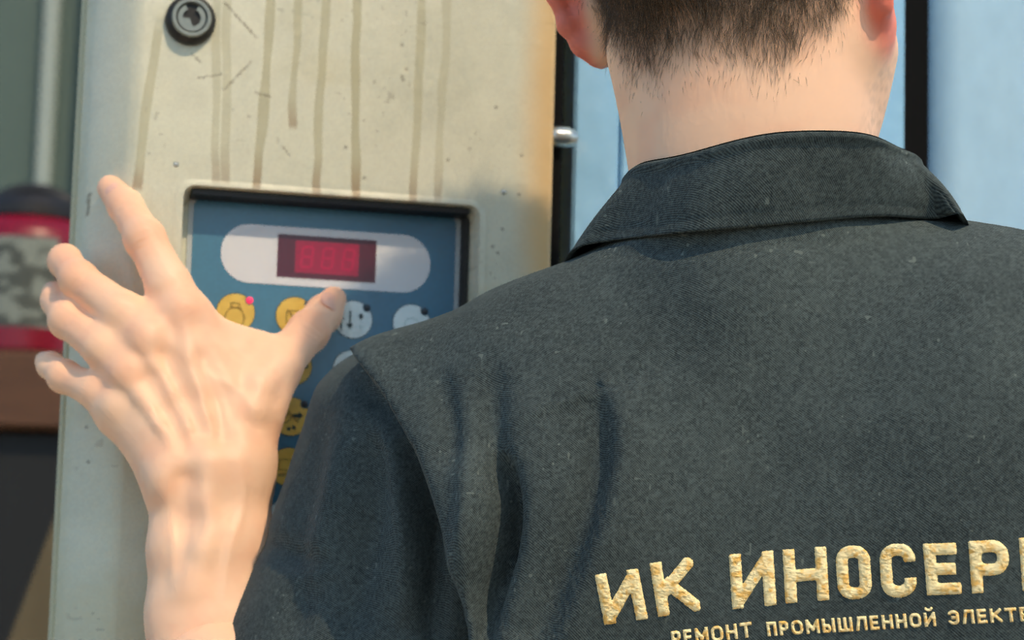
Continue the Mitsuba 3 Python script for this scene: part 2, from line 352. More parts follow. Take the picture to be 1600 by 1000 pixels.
obj('recess_black_strip', join([flat(recess_strips, RV - .001, RV + .009), flat(sg.box(pu0 + .0025, pw1 - .0012, pu1 - .0025, pw1 + .0018), RV, -.0035)]), 'black_rubber', panel, label='black strips added to darken the keypad recess at top and right')  # black strips added to darken the recess top wall and right side
a, b = hit(345, 395, MV), hit(672, 412, MV); cy = (a[1] + b[1]) / 2
ph = (hit(505, 358, MV)[1] - hit(505, 449, MV)[1]) / 2
cyy = hit(508, 404, MV)[1]
obj('display_surround', flat(rr(a[0], cyy - ph, b[0], cyy + ph, ph * 0.97), MV - .0005, MV + .0005), 'pill_grey', panel, label='pale grey pill-shaped display surround')
d0, d1 = hit(433, 399, MV)[0], hit(587, 410, MV)[0]; dh = .0131
display = obj('display', flat(rr(d0, cyy - dh, d1, cyy + dh, .0006), MV, MV + .0009), 'display_frame', cabinet, label='dark red digital display window')
r0, r1 = hit(461, 400, MV)[0], hit(560, 408, MV)[0]; rh = .0098
obj('screen', flat(rr(r0, cyy - rh, r1, cyy + rh, .0008), MV + .0006, MV + .0011), 'display_red', display)
def seg_poly(cx, cy, wd, ht, t, slant=0.10):
    P = {}
    def S(x0, y0, x1, y1): return sg.LineString([(x0 + slant * y0, y0), (x1 + slant * y1, y1)]).buffer(t / 2, cap_style=3)
    w2, h2, g = wd / 2, ht / 2, t * 0.75
    segs = [S(-w2 + g, h2, w2 - g, h2), S(-w2 + g, 0, w2 - g, 0), S(-w2 + g, -h2, w2 - g, -h2)] + [S(x, s * g, x, s * (h2 - g)) for x in (-w2, w2) for s in (1, -1)]
    return [shapely.affinity.translate(q, cx, cy) for q in segs]
for k in range(3):
    cx = r0 + (r1 - r0) * (0.185 + 0.325 * k)
    obj('digit', join([flat(q, MV + .0009, MV + .00135) for q in seg_poly(cx, cyy, (r1 - r0) * 0.16, rh * 1.25, .0012)]), 'digit_red', display)
# buttons
B0, B2 = hit(368, 486, MV), hit(552, 502, MV)
cst = (B2[0] - B0[0]) / 2; rst = hit(455, 493, MV)[1] - hit(452, 650, MV)[1]; rst /= 2
BW = (B0[1] + B2[1]) / 2; BR = .01135
def arrow(x, y0, y1, t=.0011, hw=.0022, hl=.0034):
    s = 1 if y1 > y0 else -1
    return sg.box(x - t / 2, min(y0, y1 - s * hl), x + t / 2, max(y0, y1 - s * hl)).union(sg.Polygon([(x - hw, y1 - s * hl), (x + hw, y1 - s * hl), (x, y1)]))
def outline(p, t=.0004): return p.buffer(t).difference(p.buffer(-t))
def icons(r, c):
    if (r, c) == (0, 0): return [(outline(sg.Point(-.0005, -.003).buffer(.0058)).union(outline(sg.box(-.003, .003, .002, .0055))).union(sg.LineString([(.0015, .0035), (.0035, .0015)]).buffer(.0005)).union(sg.box(-.0002, -.0075, .0012, -.0065)), 'icon_olive')]
    if (r, c) == (0, 1): return [(sg.LineString([(-.005, -.0045), (-.005, .003), (.002, .003)]).buffer(.0004).union(sg.LineString([(-.0035, .0025), (.001, -.004)]).buffer(.0007)), 'icon_olive')]
    if (r, c) == (0, 2): return [(arrow(-.0075, -.007, .003).union(arrow(-.0022, .0055, -.006)).union(sg.Polygon([(.003, .0022), (.006, .0022), (.0045, .0045)])).union(sg.Polygon([(.003, .0022), (.006, .0022), (.0045, -.0002)])), 'icon_dark'),
                                 (sg.Polygon([(.003, -.0035), (.006, -.0035), (.0045, -.0055)]), 'icon_pale')]
    if (r, c) == (2, 1): return [(sg.LineString([(-.008, -.005), (-.001, .002), (.004, -.003)]).buffer(.0006).union(outline(sg.Point(-.004, 0).buffer(.004))), 'icon_olive'),
                                 (sg.Polygon([(.001, -.0006), (.0045, -.0006), (.0045, -.002), (.0075, .0008), (.0045, .0032), (.0045, .0016), (.001, .0016)]).union(sg.Point(-.001, -.0075).buffer(.0012)).union(sg.Point(.002, -.0066).buffer(.0012)), 'icon_dark')]
    if (r, c) == (3, 1): return [(outline(sg.box(-.006, -.002, .0018, .0044), .0003).union(sg.box(-.0058, -.0045, .002, -.0038)).union(sg.box(.0045, -.0042, .0062, -.002)), 'icon_olive'), (shapely.union_all([sg.box(-.006 + i * .0022, -.0058, -.0048 + i * .0022, -.0046) for i in range(5)]), 'icon_dark')]
    if (r, c) == (1, 1): return [(sg.Point(.0075, .0005).buffer(.0018).union(sg.box(.004, -.003, .0062, -.001)), 'icon_dark')]
    return [(outline(sg.Point(0, -.001).buffer(.0042)), 'icon_olive' if c < 2 else 'icon_pale')]
names_b = {0: 'yellow', 1: 'yellow', 2: 'white', 3: 'white'}
for r in range(3):
    pass
for r in range(5):
    for c in range(4):
        if r >= 2 and c == 0 and r == 4: continue
        bu, bw = B0[0] + c * cst, BW - r * rst
        white = c >= 2 or r == 4
        nx, nw = .0082, .0079                      # the lamp sits in a notch of the button
        disc = sg.Point(0, 0).buffer(BR, quad_segs=16).difference(sg.Point(nx, nw).buffer(.0029))
        sh = lambda g: shapely.affinity.translate(g, bu, bw)
        btn = obj('button', flat(sh(disc), MV - .0004, MV + .0007), 'button_white' if white else 'button_yellow', cabinet)
        obj('button_rim', flat(sh(disc.buffer(.0005).difference(disc.buffer(-.0001))), MV - .0004, MV + .0004), 'button_edge', btn)
        for g, m in icons(r, c): obj('icon', flat(sh(g.intersection(disc.buffer(-.0006))), MV + .0002, MV + .00085), m, btn)
        led = trimesh.creation.icosphere(subdivisions=2, radius=1.0); led.vertices *= [.0021, .0021, .0015]; led.vertices += [bu + nx, bw + nw, MV]
        lit = (r, c) == (0, 0)
        k = obj('led', cab(led), 'led_lit' if lit else 'led_off', btn, smooth=True, label='glowing red indicator lamp' if lit else None)
        if lit: scene[k]['emitter'] = {'type': 'area', 'radiance': {'type': 'rgb', 'value': [0.55, 0.02, 0.06]}}

# ------------------------------------------------------------------ blue machine to the right
def blue_col(p, n, uv):
    u, w = cab_local(p)
    c = mix(rgb(126, 176, 210), rgb(148, 194, 222), fbm(u * 12, w * 8, 5, 4)) * (0.95 + 0.1 * fbm(u * 90, w * 60, 2, 3))
    sp = smoothstep(0.72, 0.82, fbm(u * 120, w * 50, 21, 3))
    return mix(c, mi.Color3f(rgb(170, 200, 220)), sp * 0.25)
bumped('blue_paint', proc(blue_col), proc(lambda p, n, uv: fbm(p.x * 60 + p.y * 20, p.z * 45, 0, 3), 6e-4), 0.0012, rough=0.45)
def pale_col(p, n, uv):
    u, w = cab_local(p)
    return mix(rgb(142, 180, 206), rgb(164, 196, 214), fbm(u * 12, w * 8, 5, 4)) * (0.95 + 0.1 * fbm(u * 90, w * 60, 2, 3))
plain('blue_paint_pale', proc(pale_col), 0.5)  # paler, less saturated blue than the other doors
blue = thing('machine_housing', 'light blue sheet metal machine housing behind the neck, with a dark gap between its doors', 'machine')
BV = -0.040
e0, e1 = hit(897, 200, BV)[0], hit(1414, 200, BV)[0]; sm = hit(969, 250, BV)[0]
e2 = hit(1458, 150, BV)[0]
zt = ZT + 0.35
obj('frame', cab(box((uL + 0.13, FLOOR_W, -0.45), (e2 + 0.9, zt, -0.16))), 'dark_inside', blue)
obj('door', cab(bevel_box((e0, FLOOR_W + .02, BV - .03), (sm - .0007, zt - .02, BV), .002)), 'blue_paint', blue, label='narrow blue door strip beside the cabinet')
obj('door', cab(bevel_box((sm + .0007, FLOOR_W + .02, BV - .03), (e1, zt - .02, BV), .0015)), 'blue_paint', blue, label='flat blue door behind the neck')
RB = .020
pr = [(e2 + RB - RB * math.cos(a), -RB + RB * math.sin(a)) for a in np.linspace(0, np.pi / 2, 14)] + [(e2 + .75, 0), (e2 + .75, -.09), (e2, -.09)]
pg = sg.Polygon(pr); ex = trimesh.creation.extrude_polygon(pg, zt - FLOOR_W - .04, engine='earcut')
ev = ex.vertices[:, [0, 2, 1]] + [0, FLOOR_W + .02, BV + .004]
obj('door', cab(trimesh.Trimesh(ev, ex.faces[:, ::-1], process=False)), 'blue_paint_pale', blue, smooth=35, label='paler blue door with a rounded edge at the right')
obj('gap_dark_filler', cab(box((e1 + .0005, FLOOR_W + .02, BV - .085), (e2 + .004, zt - .02, BV - .010))), 'dark_inside', blue)  # near-black filler added to give the door gap its shaded look

# ------------------------------------------------------------------ blurred things at the back on the left
DB = 3.0
def at(px, py, d=DB): return W(C(px, py, d))
def upright(px, y0, y1, wpx, d, depth=.04, r=.004):
    a, b = at(px, y1, d), at(px, y0, d); s = wpx / FOCAL * d / 2
    return bevel_box((a[0] - s, a[1], a[2]), (a[0] + s, a[1] + depth, b[2]), r)
def ztop(py, d): return at(0, py, d)[2]
x58 = W(C(46, 120, YB - 0.1))[0]
obj('trim_1', bevel_box((x58 - .016, YB - .03, 0.0), (x58 + .016, YB + .01, 4.1), .004), 'wall_trim', label='pale upright strip on the back wall', kind='structure')
x2 = W(C(105, 120, YB - 0.1))[0]
obj('trim_2', bevel_box((x2, YB - .05, 0.0), (x2 + .5, YB + .01, 4.1), .004), 'wall_dark', label='dark wall panel at the back', kind='structure')
def wood_col(p, n, uv):
    g = fbm(p.x * 6, p.z * 90, p.y * 20, 3)
    return mix(rgb(66, 42, 26), rgb(104, 68, 42), g)
plain('shelf_wood', proc(wood_col), 0.6)
plain('rack_black', rgb(12, 15, 16), 0.6)
plain('rack_grey', rgb(20, 25, 25), 0.6)
plain('canister_red', rgb(124, 4, 34), 0.35)
plain('canister_cap', rgb(30, 30, 32), 0.5)
plain('canister_label', proc(lambda p, n, uv: mix(rgb(70, 76, 70), rgb(124, 132, 124), smoothstep(0.4, 0.6, noise(p.x * 70, p.z * 110, 2)))), 0.6)
plain('plywood', proc(lambda p, n, uv: mix(rgb(150, 122, 84), rgb(176, 146, 104), fbm(p.x * 30, p.z * 8, p.y * 30, 3))), 0.7)
rack = thing('storage_rack', 'brown wooden shelf on a black steel rack at the far left', 'rack')
xl, xr = at(-420, 600)[0], at(150, 600)[0]; yb = at(0, 600)[1]
ztp, zbt = ztop(545, DB), ztop(670, DB)
obj('shelf', bevel_box((xl, yb, zbt), (xr, yb + .38, ztp), .006), 'shelf_wood', rack)
for x in (xl + .02, at(25, 700)[0] - .03, xr - .10):
    obj('post', bevel_box((x, yb + .03, 0), (x + .06, yb + .09, zbt), .004), 'rack_black', rack)
obj('back_panel', box((xl, yb + .33, 0), (xr, yb + .35, zbt)), 'rack_grey', rack)
# red canister standing on the shelf
cc = at(8, 470); zc = ztp; rc = .093; cy0 = yb + .12; cx0 = cc[0]
can = thing('canister', 'red canister with a white label and black cap standing on the wooden shelf', 'canister')
hgt = ztop(312, DB) - zc
cp = lambda m: trimesh.Trimesh(m.vertices + [cx0, cy0, zc], m.faces, process=False)
obj('body', cp(lathe([(0, 0), (rc - .006, 0), (rc, .006), (rc, hgt - .035), (rc - .01, hgt - .015), (rc - .035, hgt), (.035, hgt + .006), (0, hgt + .006)], 48)), 'canister_red', can, smooth=40)
th = np.linspace(math.radians(222), math.radians(304), 24); lab = []
lz0, lz1 = ztop(503, DB) - zc, ztop(356, DB) - zc
ov = [(rc + .0008) * np.array([np.cos(t), np.sin(t)]) for t in th]; iv = [(rc - .001) * np.array([np.cos(t), np.sin(t)]) for t in th]
pl = sg.Polygon(ov + iv[::-1]); lm = trimesh.creation.extrude_polygon(pl, lz1 - lz0, engine='earcut'); lm.apply_translation([0, 0, lz0])
obj('paper_label', cp(lm), 'canister_label', can, smooth=40)
capk = obj('cap', cp(lathe([(0, hgt + .003), (.064, hgt + .0), (.064, hgt + .014), (.052, hgt + .028), (.02, hgt + .030), (0, hgt + .031)], 36)), 'canister_cap', can, smooth=40)
ha = np.linspace(0, np.pi, 24)
obj('handle', cp(tube(np.column_stack([.052 * np.cos(ha), 0 * ha, hgt + .012 + .030 * np.sin(ha)]), .009, 10)), 'canister_cap', capk, smooth=True)
obj('hose', cp(tube(CubicSpline([0, 1, 2, 3], np.array([[.03, 0, hgt + .022], [.075, -.01, hgt - .004], [.096, -.01, hgt - .05], [.104, 0, .03]]))(np.linspace(0, 3, 30)), .007, 8)), 'canister_cap', can, smooth=True)
# dark box beside it on the shelf
bx = cx0 + .108
obj('tool_case', bevel_box((bx, cy0 - .03, zc), (bx + .14, cy0 + .08, ztop(325, DB)), .006), 'canister_red', label='dark red case half hidden behind the cabinet edge, right of the canister', cat='case')
# plywood board leaning below the shelf
a0, a1 = at(10, 1010, DB - .40), at(115, 730, DB - .40)
dirv = (a1 - a0) / np.linalg.norm(a1 - a0)
base = a0 - dirv * (a0[2] / dirv[2]); top = a1 + dirv * .35
side = np.array([1.0, 0, 0]) * .45
b8 = np.array([base, base + side, top, top + side]); b8 = np.vstack([b8, b8 + [0, .02, 0]])
obj('plywood_board', trimesh.convex.convex_hull(b8), 'plywood', label='tan plywood board leaning at a slant under the wooden shelf', cat='board')

# ------------------------------------------------------------------ the person
person = thing('person', 'dark-haired man from behind in a black polo shirt, left hand spread on the keypad', 'person')
def cdep(px, py, h):                                   # depth of a point h metres off the cabinet front
    return cab_depth(px, py) - h
def CP(px, py, h): return C(px, py, cdep(px, py, h))
def rp(r, h=0.03): return r * (1.41 - h) / FOCAL       # radius from pixels

# --- left arm and hand
arm = Field([-0.32, 1.19, -0.24], [-0.075, 1.462, 0.10], 0.0016)
K = 0.010
J = lambda pts: ([CP(x, y, h) for x, y, h, r in pts], [rp(r, h) for x, y, h, r in pts])
fingers = {
 'index':  [(285, 492, .040, 38), (264, 446, .037, 35), (226, 372, .024, 30), (196, 322, .003, 26.5), (172, 294, -.011, 20.5)],
 'middle': [(232, 528, .042, 38), (190, 488, .035, 33), (122, 436, .012, 27.5), (101, 408, -.008, 25), (98, 402, -.022, 21)],
 'ring':   [(205, 582, .040, 36), (160, 542, .033, 31), (106, 500, .010, 27.5), (88, 470, -.008, 23), (84, 458, -.022, 19)],
 'little': [(186, 642, .033, 36), (150, 611, .027, 27.5), (100, 588, .007, 23.5), (79, 571, -.005, 20), (70, 565, -.015, 16)],
 'thumb':  [(395, 650, .045, 44), (430, 576, .032, 37), (482, 518, .008, 31), (506, 490, -.004, 29), (521, 468, -.011, 21)]}
# palm
palm = [((300, 735, .050, 52), (285, 500, .038, 36)), ((320, 735, .052, 54), (235, 535, .040, 36)), ((290, 740, .050, 48), (208, 590, .038, 34)), ((280, 742, .048, 45), (190, 646, .031, 36)),
        ((350, 735, .052, 54), (290, 505, .036, 35)), ((365, 730, .050, 52), (398, 640, .040, 42)), ((330, 640, .040, 55), (300, 540, .034, 40)), ((345, 620, .036, 42), (395, 575, .030, 32)),
        ((300, 530, .030, 26), (400, 560, .024, 28)), ((325, 528, .028, 20), (425, 548, .018, 20)), ((340, 600, .036, 40), (430, 590, .026, 30))]
for a, b in palm:
    arm.cap(CP(*a[:3]), CP(*b[:3]), rp(a[3], a[2]), rp(b[3], b[2]), 0.016)
for nme, pts in fingers.items():
    P, Rr = J(pts)
    for i in range(len(P) - 1):
        arm.cap(P[i], P[i + 1], Rr[i], Rr[i + 1], 0.009 if i == 0 else 0.004)
    for i in (2,):                                     # knuckle thickening at the middle joint
        arm.ell(P[i] + np.array([0, -.002, 0]), np.array([1.02, 1.01, 1.02]) * Rr[i], k=0.004)
# forearm: two bones side by side, oval wrist
fore = [((280, 742, .050, 44), (285, 860, .056, 47)), ((285, 860, .056, 47), (290, 960, .056, 54)), ((290, 960, .056, 54), (300, 1090, .066, 68)),
        ((376, 725, .048, 48), (370, 850, .056, 50)), ((370, 850, .056, 50), (364, 960, .058, 60)), ((364, 960, .058, 60), (380, 1090, .070, 78)),
        ((328, 735, .052, 52), (326, 860, .058, 58)), ((326, 860, .058, 58), (325, 960, .058, 66)), ((325, 960, .058, 66), (340, 1090, .070, 82))]
for a, b in fore:
    arm.cap(CP(*a[:3]), CP(*b[:3]), rp(a[3], a[2]), rp(b[3], b[2]), 0.014)
def dorsal(px, py, r, inset=0.0):                      # the near surface of the field along a sight line
    ds = np.arange(1.20, 1.46, 0.001); pts = np.array([C(px, py, d) for d in ds])
    ii = np.clip(np.round((pts - arm.lo) / arm.h).astype(int), 0, np.array(arm.F.shape) - 1)
    ok = arm.F[ii[:, 0], ii[:, 1], ii[:, 2]] < 0
    return C(px, py, (ds[np.argmax(ok)] if ok.any() else 1.39) + inset)
def ridge(pts, r, inset, k=0.006, cut=False):
    P = [dorsal(x, y, r, inset) for x, y in pts]
    for i in range(len(P) - 1): arm.cap(P[i], P[i + 1], r, r, k, cut)
ridge([(228, 540), (246, 575), (268, 622), (292, 668)], .0036, .0020)       # tendons on the back of the hand
ridge([(192, 588), (222, 620), (256, 662), (280, 700)], .0030, .0021)
ridge([(286, 505), (300, 560), (318, 620), (330, 672)], .0030, .0028)
ridge([(322, 725), (312, 790), (304, 860), (300, 920)], .0048, .0044, .012)             # wrist tendon
ridge([(395, 640), (405, 600), (432, 572)], .0045, .0035, .010)
for x, y, r in ((283, 484, .0085), (229, 525, .0085), (196, 580, .0075), (180, 632, .007)):
    arm.ell(dorsal(x, y, r, .0055), [r, r * .9, r], k=.007)
arm.ell(dorsal(264, 748, .011, .0075), [.0105, .0105, .0125], k=.010)         # ulnar head
ridge([(238, 590), (262, 640), (285, 690)], .0034, -.0024, .008, True)       # hollows between the tendons
ridge([(262, 560), (292, 620), (315, 670)], .0036, -.0026, .008, True)
ridge([(320, 560), (345, 620), (352, 680)], .0040, -.0030, .010, True)
ridge([(288, 752), (290, 810), (284, 870)], .0034, -.0026, .012, True)
# nails are seats cut into the finger tips
av, af = arm.mesh()
av = relax(av, af, 3)

# finer skin of the hand: creases over the joints, veins
av, af = trimesh.remesh.subdivide(av, af)
av = relax(av, af, 2)
an_ = normals(av, af)
def arm_detail(v, n):
    p = px_of(v); out = np.zeros(len(v)); face = np.clip((0.25 - n[:, 1]) / .3, 0, 1)
    def line(pts, A, wd):
        t = np.arange(len(pts)); c = CubicSpline(t, np.asarray(pts, float))(np.linspace(0, len(pts) - 1, 50))
        d, i = cKDTree(c).query(p); return A * np.exp(-(d / wd) ** 2) * np.sin(np.pi * np.clip((i + 3) / 55, 0, 1)) ** .5
    def joint(c, ax, half, offs, A, wd):
        ax = np.array(ax, float) / np.hypot(*ax); pr = np.array([-ax[1], ax[0]])
        for k, o in enumerate(offs):
            m = np.asarray(c, float) + ax * o
            yield line([m - pr * half, m + ax * (o * .25), m + pr * half], A, wd)
    for args in (((223, 374), (-46, -82), 17, (-9, -2, 6), -.00050, 2.6), ((192, 322), (-25, -40), 13, (-3, 4), -.00035, 2.2), ((122, 438), (-60, -46), 14, (-6, 2), -.00035, 2.4),
                 ((106, 500), (-50, -40), 12, (-4, 3), -.0003, 2.2), ((486, 516), (40, -50), 17, (-9, -2, 6), -.00045, 2.6), ((286, 492), (-30, -50), 14, (-6, 3), -.00030, 3.0),
                 ((430, 580), (45, -60), 12, (-4,), -.0002, 3.0)):
        for g in joint(*args): out += g
    for pts, A, wd in (([(300, 560), (330, 590), (352, 640), (358, 700)], .0006, 7), ([(330, 590), (372, 610), (392, 640)], .0005, 7), ([(250, 560), (262, 600), (288, 640), (296, 690)], .0005, 6),
                       ([(372, 720), (380, 790), (362, 850), (350, 930)], .0007, 8), ([(300, 760), (304, 830), (290, 900)], .0006, 8), ([(262, 780), (270, 850), (268, 930)], .0005, 7)):
        out += line(pts, A, wd)
    return out * face
dz = arm_detail(av, an_) + .0003 * (meshkit.fbm(av * 150, 3, 4) - .5)
av = av + an_ * dz[:, None]

# --- head and neck
HY, HP, HT = math.radians(33), math.radians(12), math.radians(3.4)
fwd = np.array([math.sin(HY) * math.cos(HP), math.cos(HY) * math.cos(HP), -math.sin(HP)])
rt = np.cross(fwd, [0.0, 0, 1]); rt /= np.linalg.norm(rt)
rt = rt * math.cos(HT) + np.array([0, 0, 1.0]) * math.sin(HT); rt -= fwd * (rt @ fwd); rt /= np.linalg.norm(rt)
HM = np.stack([rt, fwd, np.cross(rt, fwd)], 1); HS = 1.04
HC = C(1136, -140, 1.245)
H = lambda x, y, z: HC + HM @ (np.array([x, y, z]) * HS)
head = Field([-0.03, 1.06, -0.06], [0.27, 1.46, 0.39], 0.0021)
head.ell(H(0, -.004, .045), [.0715, .094, .090], HM, .02)
head.ell(H(0, -.030, -.008), [.060, .068, .062], HM, .022)
head.ell(H(0, .040, -.035), [.060, .056, .078], HM, .03)
for s in (-1, 1):
    jw = .064 if s > 0 else .048
    head.chain([H(s * (jw - .002), .004, -.040), H(s * jw, .016, -.064), H(s * .037, .062, -.095), H(0, .086, -.102)], [.017, .016, .015, .017], .014)
    head.ell(H(s * .047, .058, -.022), [.020, .018, .018], HM, .02)
    head.ell(H(s * .031, .088, .006), [.014, .010, .009], HM, .008, cut=True)
    head.ell(H(s * .031, .080, .006), [.0125, .0125, .0115], HM, .003)
    head.cap(H(s * .014, .093, .022), H(s * .046, .080, .022), .006, .005, .010)
head.chain([H(0, .092, .012), H(0, .106, -.018), H(0, .112, -.030)], [.007, .009, .0115], .010)
for s in (-1, 1): head.ell(H(s * .012, .098, -.034), [.008, .009, .006], HM, .006)
head.cap(H(-.020, .088, -.061), H(.020, .088, -.061), .006, .006, .006); head.cap(H(-.017, .087, -.070), H(.017, .087, -.070), .007, .007, .006)
head.cap(H(-.022, .097, -.0655), H(.022, .097, -.0655), .0015, .0015, .003, cut=True)
# neck
n0, n1 = C(1176, 430, 1.218), C(1170, 50, 1.232)
head.cap(n0, n1, .0570, .0655, .020)
head.cap(C(1012, 85, 1.240), C(1070, 320, 1.235), .0205, .0195, .012); head.cap(C(1338, 80, 1.236), C(1284, 260, 1.235), .0200, .0195, .012)
# ears
def ear(s):
    e = lambda u, v, q: H(s * ((.0765 if s > 0 else .0705) + q * .82 + (u * .30)), .002 - u * .95 + q * .1, -.034 + v)   # u: rearwards, v: up, q: outwards
    rim = [(-.006, -.030), (.004, -.027), (.012, -.018), (.018, -.004), (.020, .010), (.017, .022), (.008, .030), (-.004, .030), (-.012, .022)]
    q = lambda u: .005 + .012 * max(u + .006, 0) / .026
    P = [e(u, v, q(u)) for u, v in rim]
    head.chain(P, [.0065, .0050, .0042, .0036, .0036, .0036, .0036, .0034, .003], .004)
    inner = [e(u * .55, v * .62 + .002, q(u) * .55) for u, v in rim]
    for a, b in zip(P[1:8], inner[1:8]): head.cap(a, b, .0026, .0045, .005)
    head.ell(e(-.004, -.028, .004), [.0075, .008, .008], HM, .006)
    head.ell(e(-.002, .000, -.002), [.013, .017, .024], HM, .010)
ear(-1); ear(1)
hv, hf = head.mesh()
hv = relax(hv, hf, 6)

# --- shirt: one field in body axes
S_L, S_R = C(634, 696, 1.262), C(1790, 600, 1.185)
ELB = C(380, 1345, 1.285)
shirt = Field([-0.20, 1.00, -0.52], [0.48, 1.42, 0.095], 0.0032)
yaw = math.radians(13)
def sh_caps(f, o):
    """torso and arm in the body frame, each radius smaller by o"""
    nb = C(1185, 480, 1.205)
    f.cap(nb, C(1190, 400, 1.205), .062 - o, .056 - o, .03)
    f.cap(C(1000, 655, 1.235), S_L, .055 - o, .048 - o, .05)
    f.cap(C(1370, 555, 1.215), S_R, .055 - o, .052 - o, .05)
    f.cap(nb, C(990, 640, 1.235), .058 - o, .054 - o, .03)
    f.cap(nb, C(1370, 555, 1.215), .058 - o, .056 - o, .03)
    f.cap(C(1090, 500, 1.220), C(870, 607, 1.238), .054 - o, .052 - o, .02)
    f.cap(C(1290, 490, 1.210), C(1500, 528, 1.200), .056 - o, .055 - o, .02)
    for py, xl_, xr_, dl, dr_, r in ((745, 930, 1560, 1.250, 1.205, .080), (800, 900, 1600, 1.252, 1.205, .098), (1000, 915, 1600, 1.255, 1.205, .100), (1250, 940, 1590, 1.26, 1.215, .100), (1600, 960, 1560, 1.27, 1.23, .098), (2050, 960, 1560, 1.29, 1.25, .100)):
        f.cap(C(xl_, py, dl), C(xr_, py, dr_), r - o, r - o, .05)
    f.cap(C(860, 790, 1.25), C(860, 1300, 1.262), .080 - o, .086 - o, .05)
    f.cap(C(1640, 690, 1.19), C(1650, 1300, 1.205), .080 - o, .086 - o, .05)
    f.ell(C(970, 760, 1.205), np.array([.060, .050, .075]) - o, k=.05); f.ell(C(1490, 690, 1.170), np.array([.060, .050, .075]) - o, k=.05)
def arm_caps(f, o, ra=.055, rb=.050):
    f.cap(S_L, ELB, ra - o, rb - o, .03)
def rarm_caps(f, o):
    f.cap(S_R, C(1990, 1250, 1.20), .056 - o, .052 - o, .03)
sh_caps(shirt, 0.0); arm_caps(shirt, 0.0); rarm_caps(shirt, 0.0)
x, y, z = shirt.grid()
PX = 800 + FOCAL * x / y + 0 * z; PY = 500 - FOCAL * z / y + 0 * x
seam_x = CubicSpline([440, 500, 556, 600, 650, 700, 760, 830, 900, 960, 1020, 1200, 1500], [505, 527, 552, 585, 618, 645, 668, 690, 708, 720, 726, 735, 740])
seam = (seam_x(np.clip(PY, 440, 1500)) - PX) * y / FOCAL           # positive on the arm's side
hem = C(405, 1345, 1.285); hd = (ELB - S_L) / np.linalg.norm(ELB - S_L)
hem_s = (x - hem[0]) * hd[0] + (y - hem[1]) * hd[1] + (z - hem[2]) * hd[2]
F_body = np.maximum(shirt.F, seam)
slv = Field([-0.20, 1.00, -0.52], [0.05, 1.42, 0.0], 0.0032); SQ = (1, 1.22, 1)
E_ = (-.62, .78, 0)
slv.blade(C(688, 698, 1.302), C(534, 1054, 1.303), .0625, .0525, E_, 1.7, .01); slv.blade(C(534, 1054, 1.303), C(385, 1345, 1.290), .053, .046, E_, 1.5, .02)
slv.cap(C(690, 800, 1.300), C(690, 1200, 1.300), .066, .070, .012)
ns = slv.F.shape
F_arm = np.maximum(np.maximum(slv.F, -(seam[:ns[0], :ns[1], :ns[2]] + 0.020)), hem_s[:ns[0], :ns[1], :ns[2]] + 0.02)
bv_, bf_ = shirt.mesh(F_body)
sv_, sf_ = slv.mesh(F_arm)

def fold_disp(v, n, folds):
    p = px_of(v); out = np.zeros(len(v))
    for pts, A, wd, kind in folds:
        pts = np.asarray(pts, float); t = np.arange(len(pts)); cs_ = CubicSpline(t, pts)(np.linspace(0, len(pts) - 1, 80))
        tr = cKDTree(cs_); dist, i = tr.query(p)
        tg = np.gradient(cs_, axis=0); tg /= np.linalg.norm(tg, axis=1, keepdims=True)
        rel = p - cs_[i]; side = rel[:, 0] * -tg[i, 1] + rel[:, 1] * tg[i, 0]
        sd = np.sign(side) * dist
        fade = np.sin(np.pi * np.clip((i + 4) / 87.0, 0, 1)) ** 0.6
        beyond = ((i == 0) | (i == 79))
        if kind == 'valley': g = -np.exp(-(sd / wd) ** 2)
        elif kind == 'ridge': g = np.exp(-(sd / wd) ** 2)
        else: g = np.tanh(sd / wd) * np.exp(-np.abs(sd) / (wd * 5))        # step: high on the side of the path's right hand
        out += A * g * fade * np.where(beyond, np.exp(-(dist / wd) ** 2), 1)
    face = n[:, 1] < 0.35                                               # only cloth turned to the back
    return out * face
body_folds = [
    ([(690, 590), (694, 640), (697, 690), (694, 730)], .0060, 22, 'valley'),
    ([(768, 580), (762, 640), (762, 700), (772, 760)], .0085, 28, 'valley'),
    ([(775, 720), (784, 790), (776, 860), (758, 930), (750, 1010)], .0280, 22, 'valley'),
    ([(730, 700), (735, 780), (728, 840), (722, 900)], .0075, 22, 'ridge'),
    ([(940, 610), (954, 670), (950, 740), (925, 830), (888, 930), (850, 1020)], -.0125, 17, 'step'),
    ([(905, 690), (890, 770), (862, 860), (820, 960)], .0030, 40, 'ridge'),
    ([(835, 640), (842, 720), (832, 800), (812, 880)], .0025, 38, 'ridge'),
    ([(700, 520), (800, 540), (900, 545), (1000, 530)], .0015, 40, 'ridge'),
    ([(950, 395), (1080, 385), (1230, 376), (1380, 372)], .0028, 15, 'valley'),
    ([(1100, 450), (1130, 560), (1120, 690), (1100, 800)], .0018, 60, 'ridge'),
    ([(1330, 520), (1350, 640), (1340, 760)], .0016, 70, 'valley'),
    ([(1500, 400), (1520, 500), (1560, 600)], .0020, 50, 'ridge'),
]
sleeve_folds = [
    ([(600, 650), (626, 730), (636, 850), (632, 960)], .0080, 22, 'ridge'),
    ([(640, 700), (664, 790), (674, 880), (676, 1000)], .0160, 18, 'valley'),
    ([(585, 700), (580, 790), (565, 880), (550, 980)], .0085, 26, 'valley'),
    ([(545, 630), (535, 720), (515, 810), (490, 900)], .0045, 26, 'ridge'),
    ([(505, 660), (482, 750), (460, 830), (440, 880)], .0055, 24, 'valley'),
    ([(418, 840), (450, 868), (505, 875)], .0055, 20, 'valley'),
    ([(470, 900), (460, 950), (440, 1000)], .0050, 26, 'valley'),
    ([(560, 600), (600, 640), (640, 700)], .0060, 18, 'valley'),
]
